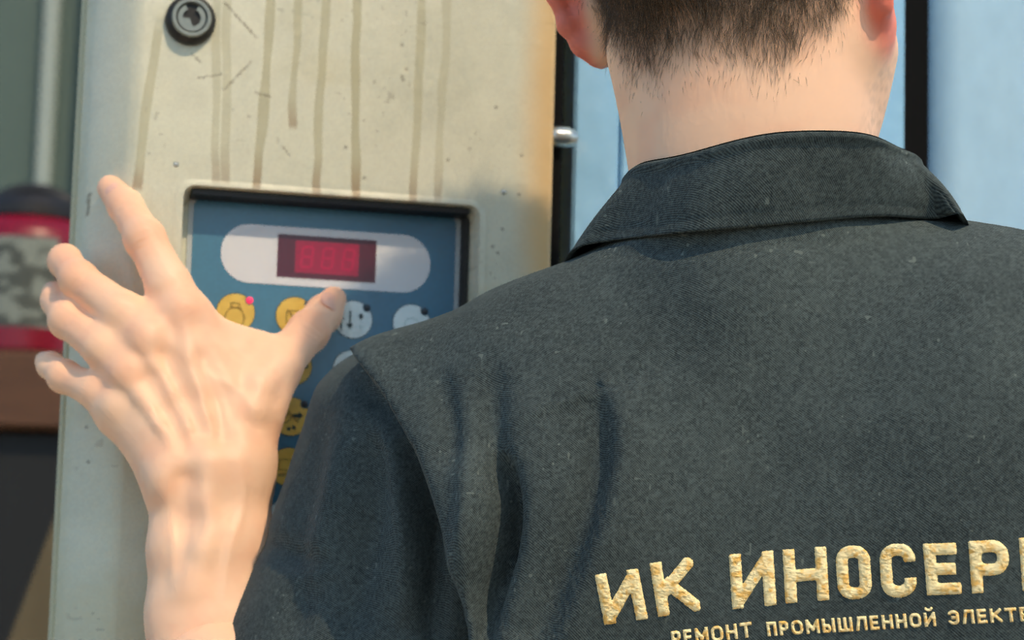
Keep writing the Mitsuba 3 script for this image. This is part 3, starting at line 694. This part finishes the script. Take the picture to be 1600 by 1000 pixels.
def cloth(v, f, folds, seed):
    v = relax(v, f, 3)
    n = normals(v, f)
    d = fold_disp(v, n, folds) + 0.0030 * (meshkit.fbm(v * [9, 9, 6], 3, seed) - 0.5) + 0.0010 * (meshkit.fbm(v * 40, 2, seed + 5) - 0.5)
    return v + n * d[:, None]
bv_ = cloth(bv_, bf_, body_folds, 3); sv_ = cloth(sv_, sf_, sleeve_folds, 9)
shirt_tm = trimesh.Trimesh(bv_, bf_, process=False)
def shirt_hit(pts):                                     # pts: pixels -> surface point and normal (body frame)
    pts = np.atleast_2d(pts).astype(float)
    d = np.column_stack([(pts[:, 0] - 800) / FOCAL, np.ones(len(pts)), (500 - pts[:, 1]) / FOCAL])
    loc, ri, ti = shirt_tm.ray.intersects_location(np.zeros_like(d), d, multiple_hits=False)
    P = np.full((len(pts), 3), np.nan); P[ri] = loc
    return P

# --- collar
top = [(990, 266, 1.214), (1040, 247, 1.178), (1092, 235, 1.152), (1145, 220, 1.137), (1212, 207, 1.129), (1290, 204, 1.128), (1360, 211, 1.139), (1405, 231, 1.165), (1428, 252, 1.195),
       (1400, 330, 1.275), (1300, 420, 1.325), (1180, 445, 1.335), (1070, 410, 1.315), (1005, 330, 1.265)]
bot = [(884, 404, 1.225), (950, 378, 1.160), (1050, 366, 1.13), (1150, 357, 1.118), (1250, 348, 1.112), (1330, 341, 1.112), (1400, 339, 1.118), (1470, 341, 1.135), (1513, 349, 1.190),
       (1500, 470, 1.300), (1360, 570, 1.355), (1180, 600, 1.365), (1000, 570, 1.350), (900, 490, 1.300)]
bt = []
for i, (a, b, d) in enumerate(bot):
    if i < 9:
        q = shirt_hit([(a, b + 3)])[0]
        if np.isfinite(q[1]): d = min(q[1] - (.0055 if 0 < i < 8 else .002), d + .05)
    bt.append(C(a, b, d))
tp = [C(*q) for q in top]
N = 220; ts = np.linspace(0, len(top), N, endpoint=False)
tc = CubicSpline(np.arange(len(top) + 1), np.array(tp + tp[:1]), bc_type='periodic')(ts)
bc = CubicSpline(np.arange(len(bot) + 1), np.array(bt + bt[:1]), bc_type='periodic')(ts)
ctr = (tc.mean(0) + bc.mean(0)) / 2
rows = 26; q = np.linspace(0, 1, rows)
outw = (tc + bc) / 2 - ctr; outw[:, 2] = 0; outw /= np.linalg.norm(outw, axis=1, keepdims=True)
prof_q = np.sin(np.pi * q) * 0.0022 + 0.0024 * np.exp(-((q - 0.06) / 0.06) ** 2)
stitch = -0.0009 * np.exp(-((q - 0.86) / 0.022) ** 2)
nz = meshkit.fbm(np.column_stack([ts * 0.9, ts * 0, ts * 0]), 3, 4) - 0.5
ex_ = []
for i in range(rows):
    base = tc * (1 - q[i]) + bc * q[i]
    ex_.append(base + outw * (prof_q[i] + stitch[i] + 0.004 * nz * math.sin(math.pi * q[i]))[..., None])
outer = np.array(ex_)
from scipy import ndimage
flat_ = outer.reshape(-1, 3)
hitp = shirt_hit(px_of(flat_)); dd = hitp[:, 1] - flat_[:, 1]
push = np.where(np.isfinite(dd) & (dd < .0035), np.minimum(.0035 - dd, .014), 0).reshape(rows, N)
push[:, (ts > 8.0)] = 0
push = ndimage.gaussian_filter(ndimage.maximum_filter(push, (5, 13)), (3, 8), mode=('nearest', 'wrap'))
outer = outer * (1 - push / outer[..., 1])[..., None]
inner = outer - outw[None] * 0.0024
inner[0] = tc - outw * .0035 - [0, 0, .002]; inner[-1] = bc - outw * .0026 + [0, 0, .0008]
stand = np.array([tc - outw * .0045 - np.array([0, 0, .006 + .006 * k]) - outw * 0.007 * k for k in range(4)])   # the band inside the fold
ring = np.vstack([stand[::-1], outer, inner[::-1][:rows]])
R = ring.shape[0]; V = ring.reshape(-1, 3)
i, j = np.meshgrid(np.arange(R), np.arange(N), indexing='ij')
ii, jj = (i + 1) % R, (j + 1) % N
qd = np.stack([i * N + j, i * N + jj, ii * N + jj, ii * N + j], -1).reshape(-1, 4)
cf = np.vstack([qd[:, [0, 1, 2]], qd[:, [0, 2, 3]]])
cm_ = trimesh.Trimesh(V, cf, process=False)

# ------------------------------------------------------------------ skin, cloth and thread
plain_skin = {'type': 'mesh_attribute', 'name': 'vertex_color'}
def skin_bump(p, n, uv): return fbm(p.x * 700, p.z * 700, p.y * 700, 2) + 0.6 * fbm(p.x * 220, p.z * 220, p.y * 220, 2)
bumped('skin', plain_skin, proc(skin_bump, 3e-4), 0.00011, rough=0.48, spec=0.45)
def twill(p):
    flip = smoothstep(0.40, 0.60, fbm(p.x * 260, p.z * 200, p.y * 200, 2))           # the diagonal wavers, as in a worn broken twill
    w = 0.11 * noise(p.x * 120, p.z * 120, p.y * 120)
    a = (p.x * 0.64 + p.z * 0.77 + p.y * 0.35) * 1000 / 0.88; b = (p.x * -0.66 + p.z * 0.75) * 1000 / 0.95
    s1, s2 = 0.5 + 0.5 * dr.sin((a + w * 3) * 2 * math.pi), 0.5 + 0.5 * dr.sin((b + w * 3) * 2 * math.pi)
    return s1 * (1 - 0.45 * flip) + s2 * 0.45 * flip
def cloth_col(p, n, uv):
    s = twill(p); k = 0.04 + 0.92 * fbm(p.x * 780, p.z * 780, p.y * 600, 2); big = fbm(p.x * 22, p.z * 22, p.y * 22, 3)
    c = mix(rgb(41, 48, 50), rgb(92, 103, 102), smoothstep(0.05, 1.05, 0.38 * s + 0.62 * k + 0.25 * (big - 0.5)))
    lint = smoothstep(0.82, 0.92, noise(p.x * 420, p.z * 420, p.y * 200)) * smoothstep(0.55, 0.72, noise(p.x * 60, p.z * 60, p.y * 60))
    return mix(c, mi.Color3f(rgb(122, 132, 126)), lint * 0.5)
def cloth_bump(p, n, uv):
    return twill(p) + 0.9 * fbm(p.x * 700, p.z * 700, p.y * 500, 2)
bumped('black_cloth', proc(cloth_col), proc(cloth_bump, 2e-4), 0.00014, rough=0.9, spec=0.08, sheen=0.1)
def gold_col(p, n, uv):
    k = fbm(p.x * 420, p.z * 420, p.y * 100, 3)
    return mix(rgb(242, 192, 104), rgb(255, 234, 176), smoothstep(0.25, 0.6, k))
bumped('gold_thread', proc(gold_col), proc(lambda p, n, uv: fbm(p.x * 500, p.z * 900, p.y * 200, 3), 2e-4), 0.0012, rough=0.45, spec=0.5)
plain('hair_brown', proc(lambda p, n, uv: mix(rgb(48, 38, 29), rgb(116, 94, 70), noise(p.x * 900, p.z * 200, p.y * 900))), 0.38, spec=0.7)
plain('nail', rgb(234, 182, 158), 0.3)
plain('trouser_cloth', rgb(40, 44, 52), 0.85)
plain('shoe_leather', rgb(28, 26, 25), 0.5)
plain('eye_white', rgb(225, 220, 212), 0.2)

SK = np.array(rgb(246, 199, 164)); RED = np.array(rgb(230, 154, 118)); PALE = np.array(rgb(246, 214, 184)); EAR = np.array(rgb(226, 84, 70)); SCALP = np.array(rgb(150, 114, 88)); BEARD = np.array(rgb(170, 132, 108))
def lerp(a, b, t): return a * (1 - t[:, None]) + b * t[:, None]
def sstep(a, b, x):
    t = np.clip((x - a) / (b - a), 0, 1); return t * t * (3 - 2 * t)
# arm colours
m1 = meshkit.fbm(av * 60, 3, 2)
ac = lerp(np.tile(SK, (len(av), 1)), RED, 0.20 * sstep(0.45, 0.7, m1))
pa = px_of(av)
for tip in [(171, 294, 34), (98, 402, 30), (521, 468, 40), (222, 374, 26), (122, 438, 28), (106, 500, 28), (100, 590, 24), (286, 490, 34), (230, 525, 34), (196, 582, 30), (486, 516, 34)]:
    g = np.exp(-((pa[:, 0] - tip[0]) ** 2 + (pa[:, 1] - tip[1]) ** 2) / tip[2] ** 2); ac = lerp(ac, RED, 0.30 * g)
ac = lerp(ac, PALE, 0.25 * sstep(0.5, 0.7, meshkit.fbm(av * 35, 3, 8)))
# head colours
hl = (hv - HC) @ HM / HS; ph_ = px_of(hv)
hc = lerp(np.tile(SK, (len(hv), 1)), RED, 0.20 * sstep(0.45, 0.7, meshkit.fbm(hv * 45, 3, 5)))
earm = sstep(.071, .081, np.abs(hl[:, 0] - .003)) * sstep(.03, .0, hl[:, 2]) * sstep(-.092, -.076, hl[:, 2]) * sstep(.05, .03, np.abs(hl[:, 1]))
hc = lerp(hc, EAR, 0.75 * earm)  # ears: blood red, plus light shining through them put into the colour
# hairline: lower limit of the hair, in pixels, over the back of the head
hl_x = [860, 905, 935, 962, 985, 1012, 1040, 1075, 1115, 1150, 1185, 1215, 1245, 1280, 1312, 1332, 1350, 1420]
hl_y = [-60, 5, 55, 105, 138, 150, 128, 112, 108, 110, 128, 132, 112, 84, 60, 20, -40, -60]
def hair_amount(p3, px):
    line = np.interp(px[:, 0], hl_x, hl_y)
    loc = (p3 - HC) @ HM / HS
    back = loc[:, 1] < .02
    a = np.where(back, line - px[:, 1], np.where(loc[:, 1] < .075, (loc[:, 2] - .045) * 3000, (loc[:, 2] - .075) * 3000))
    ear_ = (np.abs(loc[:, 0]) > .0785) & (loc[:, 2] < .0)
    return np.where(ear_, -999, a)
ha_ = hair_amount(hv, ph_)
hc = lerp(hc, SCALP, 0.55 * sstep(-10, 70, ha_))
beard = (hl[:, 1] > .01) * sstep(-.045, -.07, hl[:, 2]) * sstep(.02, .05, hl[:, 1] + .02)
hc = lerp(hc, BEARD, 0.3 * beard * sstep(.3, .8, meshkit.fbm(hv * 300, 2, 3)))

# coarse trunk below the clothes, joined with arm and head to one body
trunk = Field([-0.20, 1.02, -0.50], [0.46, 1.40, 0.09], 0.008)
sh_caps(trunk, .034)
gx, gy, gz = trunk.grid(); tPX = 800 + FOCAL * gx / gy + 0 * gz; tPY = 500 - FOCAL * gz / gy + 0 * gx
trunk.F = np.maximum(trunk.F, (seam_x(np.clip(tPY, 440, 1500)) - tPX) * gy / FOCAL + .022)
trunk.cap(C(880, 740, 1.270), C(690, 740, 1.306), .036, .034, .02); trunk.cap(C(690, 740, 1.306), C(545, 1060, 1.310), .034, .032, .03); trunk.cap(C(545, 1060, 1.310), C(405, 1320, 1.292), .032, .034, .03)
elb = CP(340, 1090, .088)
trunk.cap(C(405, 1300, 1.285), C(352, 1180, 1.335), .036, .034, .03); trunk.cap(C(352, 1180, 1.335), CP(340, 1060, .080), .034, .032, .03)
tv, tf = trunk.mesh()
def to_man(v, f):
    return m3.Manifold(m3.Mesh(np.asarray(v, np.float32), np.asarray(f, np.uint32)))
parts_m = []
for v, f in ((av, af), (hv, hf), (tv, tf)):
    m = to_man(v, f); print('manifold', m.status(), len(v)); parts_m.append(m)
def flesh(vs):
    """joined body surface with its colours carried over from the pieces"""
    u = parts_m[0] + parts_m[1] + parts_m[2]
    mm = u.to_mesh(); return mm.vert_properties[:, :3].astype(float), np.array(mm.tri_verts)
fv, ff = flesh(None)
src = cKDTree(np.vstack([av, hv, tv])); allc = np.vstack([ac, hc, np.tile(SK, (len(tv), 1))])
fc = allc[src.query(fv)[1]]
print('body', len(fv), len(ff))
obj('body', trimesh.Trimesh(W(fv), ff, process=False), 'skin', person, smooth=True, color=fc)

# clothes
shirt_key = obj('polo_shirt', trimesh.Trimesh(W(bv_), bf_, process=False), 'black_cloth', person, smooth=True, label='black polo shirt with gold embroidered lettering')
obj('sleeve', trimesh.Trimesh(W(sv_), sf_, process=False), 'black_cloth', shirt_key, smooth=True)
obj('collar', trimesh.Trimesh(W(V), cf, process=False), 'black_cloth', shirt_key, smooth=True, label='folded black collar')

# ------------------------------------------------------------------ embroidered lettering on the back
def glyph(ch, w, h, t):
    """polygon of a letter, w x h, stroke t"""
    X = lambda x: t / 2 + x * (w - t); Y = lambda y: t / 2 + y * (h - t)
    def S(*pts, cap=3): return sg.LineString([(X(x), Y(y)) for x, y in pts]).buffer(t / 2, cap_style=cap, join_style=2, mitre_limit=2.0)
    def D(p, q):                                   # a diagonal cut level at top and bottom
        return sg.LineString([(X(p[0]), Y(p[1])), (X(q[0]), Y(q[1]))]).buffer(t / 2, cap_style=3).intersection(sg.box(0, 0, w, h))
    def RR(x0, y0, x1, y1, r):
        o = sg.box(X(x0) - t / 2, Y(y0) - t / 2, X(x1) + t / 2, Y(y1) + t / 2); i = o.buffer(-t)
        R = r * (w - t) + t / 2
        return o.buffer(-R).buffer(R).difference(i.buffer(-max(R - t, .1)).buffer(max(R - t, .1)))
    U = shapely.union_all
    if ch == 'И': return U([S((0, 0), (0, 1)), S((1, 0), (1, 1)), D((0, 0), (1, 1))])
    if ch == 'Й':
        a = np.linspace(math.radians(200), math.radians(340), 9)
        br = sg.LineString([(w / 2 + w * .26 * math.cos(q), h * 1.30 + h * .18 * math.sin(q)) for q in a]).buffer(t * .42)
        return U([S((0, 0), (0, 1)), S((1, 0), (1, 1)), D((0, 0), (1, 1)), br])
    if ch == 'К': return U([S((0, 0), (0, 1)), D((.12, .42), (1.0, 1)), D((.30, .58), (1.05, 0))])
    if ch == 'Н': return U([S((0, 0), (0, 1)), S((1, 0), (1, 1)), S((0, .5), (1, .5))])
    if ch == 'О': return RR(0, 0, 1, 1, .42)
    if ch == 'С': return RR(0, 0, 1, 1, .42).difference(sg.box(w / 2, h * .36, w + 1, h * .64))
    if ch == 'Э': return U([RR(0, 0, 1, 1, .42).difference(sg.box(-1, h * .34, w / 2, h * .66)), S((.4, .5), (1, .5))])
    if ch == 'Е': return U([S((0, 0), (0, 1)), S((0, 0), (1, 0)), S((0, 1), (.92, 1)), S((0, .5), (.82, .5))])
    if ch == 'Р': return U([S((0, 0), (0, 1)), RR(0, .42, 1, 1, .38)])
    if ch == 'В': return U([S((0, 0), (0, 1)), RR(0, .5, .94, 1, .3), RR(0, 0, 1, .5, .3)])
    if ch == 'М': return U([S((0, 0), (0, 1)), S((1, 0), (1, 1)), D((0, 1), (.5, .25)), D((1, 1), (.5, .25))])
    if ch == 'Т': return U([S((0, 1), (1, 1)), S((.5, 0), (.5, 1))])
    if ch == 'П': return U([S((0, 0), (0, 1)), S((1, 0), (1, 1)), S((0, 1), (1, 1))])
    if ch == 'Ы': return U([S((0, 0), (0, 1)), RR(0, 0, .58, .5, .2), S((1, 0), (1, 1))])
    if ch == 'Ш': return U([S((0, 0), (0, 1)), S((.5, 0), (.5, 1)), S((1, 0), (1, 1)), S((0, 0), (1, 0))])
    if ch == 'Л': return U([S((1, 0), (1, 1)), S((.25, 1), (1, 1)), D((.02, 0), (.3, 1))])
sn = normals(bv_, bf_); stree = cKDTree(bv_)
def letter(ch, bl, br, tl, t, height, step):
    bl, br, tl = (np.asarray(q, float) for q in (bl, br, tl))
    w, h = np.linalg.norm(br - bl), np.linalg.norm(tl - bl)
    g = glyph(ch, w, h, t)
    rng = np.random.default_rng(sum(map(ord, ch)) + int(bl[0]))
    pieces = []
    for poly in getattr(g, 'geoms', [g]):
        bd = []
        for ringc in [poly.exterior, *poly.interiors]:
            n = max(int(ringc.length / step), 8); bd += [ringc.interpolate(i / n, normalized=True).coords[0] for i in range(n)]
        bd = np.array(bd)
        x0, y0, x1, y1 = poly.bounds
        gx, gy = np.meshgrid(np.arange(x0, x1, step), np.arange(y0, y1, step)); ip = np.column_stack([gx.ravel(), gy.ravel()]) + rng.uniform(-.15, .15, (gx.size, 2)) * step
        ip = ip[shapely.contains_xy(poly.buffer(-step * .45), ip[:, 0], ip[:, 1])]
        P = np.vstack([bd, ip])
        from scipy.spatial import Delaunay
        tri = Delaunay(P).simplices; cen = P[tri].mean(1)
        tri = tri[shapely.contains_xy(poly, cen[:, 0], cen[:, 1])]
        a, b, c = P[tri[:, 0]], P[tri[:, 1]], P[tri[:, 2]]
        fl = ((b - a)[:, 0] * (c - a)[:, 1] - (b - a)[:, 1] * (c - a)[:, 0]) < 0; tri[fl] = tri[fl][:, ::-1]
        dist = shapely.distance(poly.boundary, shapely.points(P)); q = np.clip(dist / (t * .5), 0, 1)
        hh = height * (np.sqrt(1 - (1 - q) ** 2) - .12 * (dist < 1e-6)) * (.86 + .28 * rng.random(len(P)))
        hh[:len(bd)] = -.0003
        edge = bd + rng.normal(0, .35, bd.shape) * (t / 22)          # frayed stitch ends
        P = np.vstack([edge, P[len(bd):]])
        pieces.append((P, tri, hh))
    out = []
    for P, tri, hh in pieces:
        px = bl + P[:, :1] * (br - bl) / w + P[:, 1:] * (tl - bl) / h
        S3 = shirt_hit(px); ok = np.isfinite(S3[:, 0])
        if not ok.all(): S3[~ok] = S3[ok].mean(0)
        nn = sn[stree.query(S3)[1]]
        out.append(trimesh.Trimesh(W(S3 + nn * hh[:, None]), tri, process=False))
    obj('embroidered_letter', join(out), 'gold_thread', shirt_key, smooth=True)
big = [('И', (944, 977.5), (1013.6, 967.4), (928, 897.6)), ('К', (1028, 965), (1096, 954.5), (1014, 879.6)), ('И', (1143.5, 952.8), (1214, 946), (1138, 866)), ('Н', (1226.7, 943.8), (1296.5, 938), (1221.8, 858.7)),
       ('О', (1309.5, 938.5), (1364.5, 935.5), (1303.5, 853.5)), ('С', (1377.5, 936.0), (1434.5, 932), (1372, 851)), ('Е', (1448, 931), (1504, 929), (1441, 849)), ('Р', (1518, 928), (1581, 925), (1512, 845)), ('В', (1597, 924), (1660, 921), (1591, 840))]
for ch, bl, br, tl in big: letter(ch, bl, br, tl, 20.0, .0014, 2.4)
def small(word, x0, y0, x1, y1, widths, h=23.5):
    tot = sum(widths) + 3.4 * (len(word) - 1); s = (x1 - x0) / tot; x = x0
    for ch, wd in zip(word, widths):
        f0, f1 = (x - x0) / (x1 - x0), (x + wd * s - x0) / (x1 - x0)
        yb0, yb1 = y0 + (y1 - y0) * f0, y0 + (y1 - y0) * f1
        letter(ch, (x, yb0), (x + wd * s, yb1), (x - 3.0, yb0 - h), 6.0, .0009, 1.7); x += (wd + 3.4) * s
small('РЕМОНТ', 1050, 1011, 1177, 996, [16, 15, 22, 20, 19, 20], 25)
small('ПРОМЫШЛЕННОЙ', 1199, 995, 1464, 979, [17, 16, 20, 23, 22, 25, 20, 16, 19, 19, 20, 20], 23.5)
small('ЭЛЕКТР', 1482, 977, 1612, 971, [18, 19, 16, 19, 19, 17], 23.5)

# ------------------------------------------------------------------ hair: fine tapering strands rooted on the scalp
rng = np.random.default_rng(11)
htm = trimesh.Trimesh(hv, hf, process=False); hn = normals(hv, hf)
tri = hv[hf]; area = htm.area_faces; cen = tri.mean(1)
fa = hair_amount(cen, px_of(cen)); vis = (px_of(cen)[:, 1] > -170) & (cen[:, 1] < HC[1] + .03)
wgt = area * (fa > -30) * np.where(vis, 3.2, 1.0); wgt /= wgt.sum()
NH = 56000
fi = rng.choice(len(hf), NH, p=wgt); bc_ = rng.dirichlet([1, 1, 1], NH)
root = (tri[fi] * bc_[..., None]).sum(1); rn = (hn[hf[fi]] * bc_[..., None]).sum(1)
am = hair_amount(root, px_of(root))
clump = meshkit.fbm(root * 260, 2, 7)
keep = rng.random(NH) < sstep(-8, 230, am + 110 * (clump - .5)) * .92 + .03 * (am > -18)
root, rn, am, clump = root[keep], rn[keep], am[keep], clump[keep]; n_ = len(root)
length = (.0065 + .012 * sstep(0, 110, am) + .014 * sstep(110, 420, am)) * rng.uniform(.7, 1.25, n_)
swirl = meshkit.fbm(root * 70, 2, 21) - .5
down = np.array([0, -.25, -1.0])[None] + np.column_stack([swirl * 2.2 - (root[:, 0] - HC[0]) * 5, np.zeros(n_), np.zeros(n_)])
tg = down - rn * (down * rn).sum(1, keepdims=True); tg /= np.linalg.norm(tg, axis=1, keepdims=True)
lift = (.30 + .25 * sstep(0, 200, am) + rng.normal(0, .10, n_))[:, None]
d0 = tg + rn * lift + rng.normal(0, .20, (n_, 3)) + (clump - .5)[:, None] * rng.normal(0, .1, (n_, 3)); d0 /= np.linalg.norm(d0, axis=1, keepdims=True)
d1 = d0 + np.array([0, 0, -.25]) - rn * .16; d1 /= np.linalg.norm(d1, axis=1, keepdims=True)
p0 = root - rn * .0006; p1 = root + d0 * (length * .5)[:, None]; p2 = p1 + d1 * (length * .5)[:, None]
s1 = np.cross(d0, rn + 1e-3); s1 /= np.linalg.norm(s1, axis=1, keepdims=True); s2 = np.cross(d0, s1)
def hring(p, r):
    return np.stack([p + r * (math.cos(a) * s1 + math.sin(a) * s2) for a in (0, 2.094, 4.189)], 1)
rad = .00010
HV = np.concatenate([hring(p0, rad), hring(p1, rad * .85), p2[:, None]], 1)
base_f = np.array([[0, 1, 4], [0, 4, 3], [1, 2, 5], [1, 5, 4], [2, 0, 3], [2, 3, 5], [3, 4, 6], [4, 5, 6], [5, 3, 6]])
HF = (base_f[None] + 7 * np.arange(n_)[:, None, None]).reshape(-1, 3)
obj('hair', trimesh.Trimesh(W(HV.reshape(-1, 3)), HF, process=False), 'hair_brown', person, smooth=True, label='short dark brown hair, thinning to the nape', kind='stuff')
# nails, eyes
def nail(px, py, dirpx, wd, ln, tilt):
    c = dorsal(px, py, .0, .0); i = np.round((c - arm.lo) / arm.h).astype(int); i = np.clip(i, 2, np.array(arm.F.shape) - 3)
    g = np.array([arm.F[tuple(i + e)] - arm.F[tuple(i - e)] for e in np.eye(3, dtype=int) * 2]); g /= np.linalg.norm(g)
    g = g + np.array(tilt); g /= np.linalg.norm(g)
    l = np.array([dirpx[0], 0, -dirpx[1]], float); l -= g * (l @ g); l /= np.linalg.norm(l)
    m = trimesh.creation.icosphere(subdivisions=3, radius=1.0)
    v = m.vertices; v = np.sign(v) * np.abs(v) ** .8
    v = v * [wd, ln, .0011]; v[:, 2] -= v[:, 0] ** 2 * 45
    obj('nail', trimesh.Trimesh(W(c + v @ np.stack([np.cross(l, g), l, g])), m.faces, process=False), 'nail', person, smooth=True)
nail(517, 470, (18, -24), .0062, .0074, (.35, 0, .1)); nail(173, 292, (-10, -14), .0048, .0058, (-.2, 0, .2))
for s in (-1, 1):
    m = trimesh.creation.icosphere(subdivisions=3, radius=.0118); m.apply_translation(H(s * .031, .0845, .006)); obj('eye', trimesh.Trimesh(W(m.vertices), m.faces), 'eye_white', person, smooth=True)

# ------------------------------------------------------------------ trousers and shoes, below the frame
hip = W(C(1262, 2040, 1.262)); hx, hy, hz = hip; hy -= .03
tr_ = Field([hx - .26, hy - .20, .03], [hx + .26, hy + .22, hz + .12], .009)
tr_.cap((hx - .07, hy, hz + .02), (hx + .07, hy - .01, hz + .02), .098, .098, .04)
tr_.cap((hx - .07, hy, hz - .06), (hx + .07, hy - .01, hz - .06), .105, .105, .04)
feet = [(hx - .12, hy - .14), (hx + .12, hy - .20)]
for fx, fy in feet:
    s = -1 if fx < hx else 1
    tr_.cap((hx + s * .085, hy, hz - .08), ((hx + s * .085 + fx) / 2, (hy + fy) / 2 + .015, hz * .5), .088, .066, .05)
    tr_.cap(((hx + s * .085 + fx) / 2, (hy + fy) / 2 + .015, hz * .5), (fx, fy, .10), .066, .060, .02)
tm = tr_.mesh(); obj('trousers', trimesh.Trimesh(*tm, process=False), 'trouser_cloth', person, smooth=True)
for fx, fy in feet:
    sh_ = Field([fx - .07, fy - .12, -.01], [fx + .07, fy + .24, .16], .006)
    sh_.cap((fx, fy - .03, .045), (fx, fy + .14, .035), .042, .040, .02); sh_.cap((fx, fy, .04), (fx, fy - .005, .12), .042, .045, .03)
    g = sh_.grid(); v, f = sh_.mesh(np.maximum(sh_.F, 0.0005 - g[2] + 0 * g[0] + 0 * g[1]))
    obj('shoe', trimesh.Trimesh(v, f, process=False), 'shoe_leather', person, smooth=True)
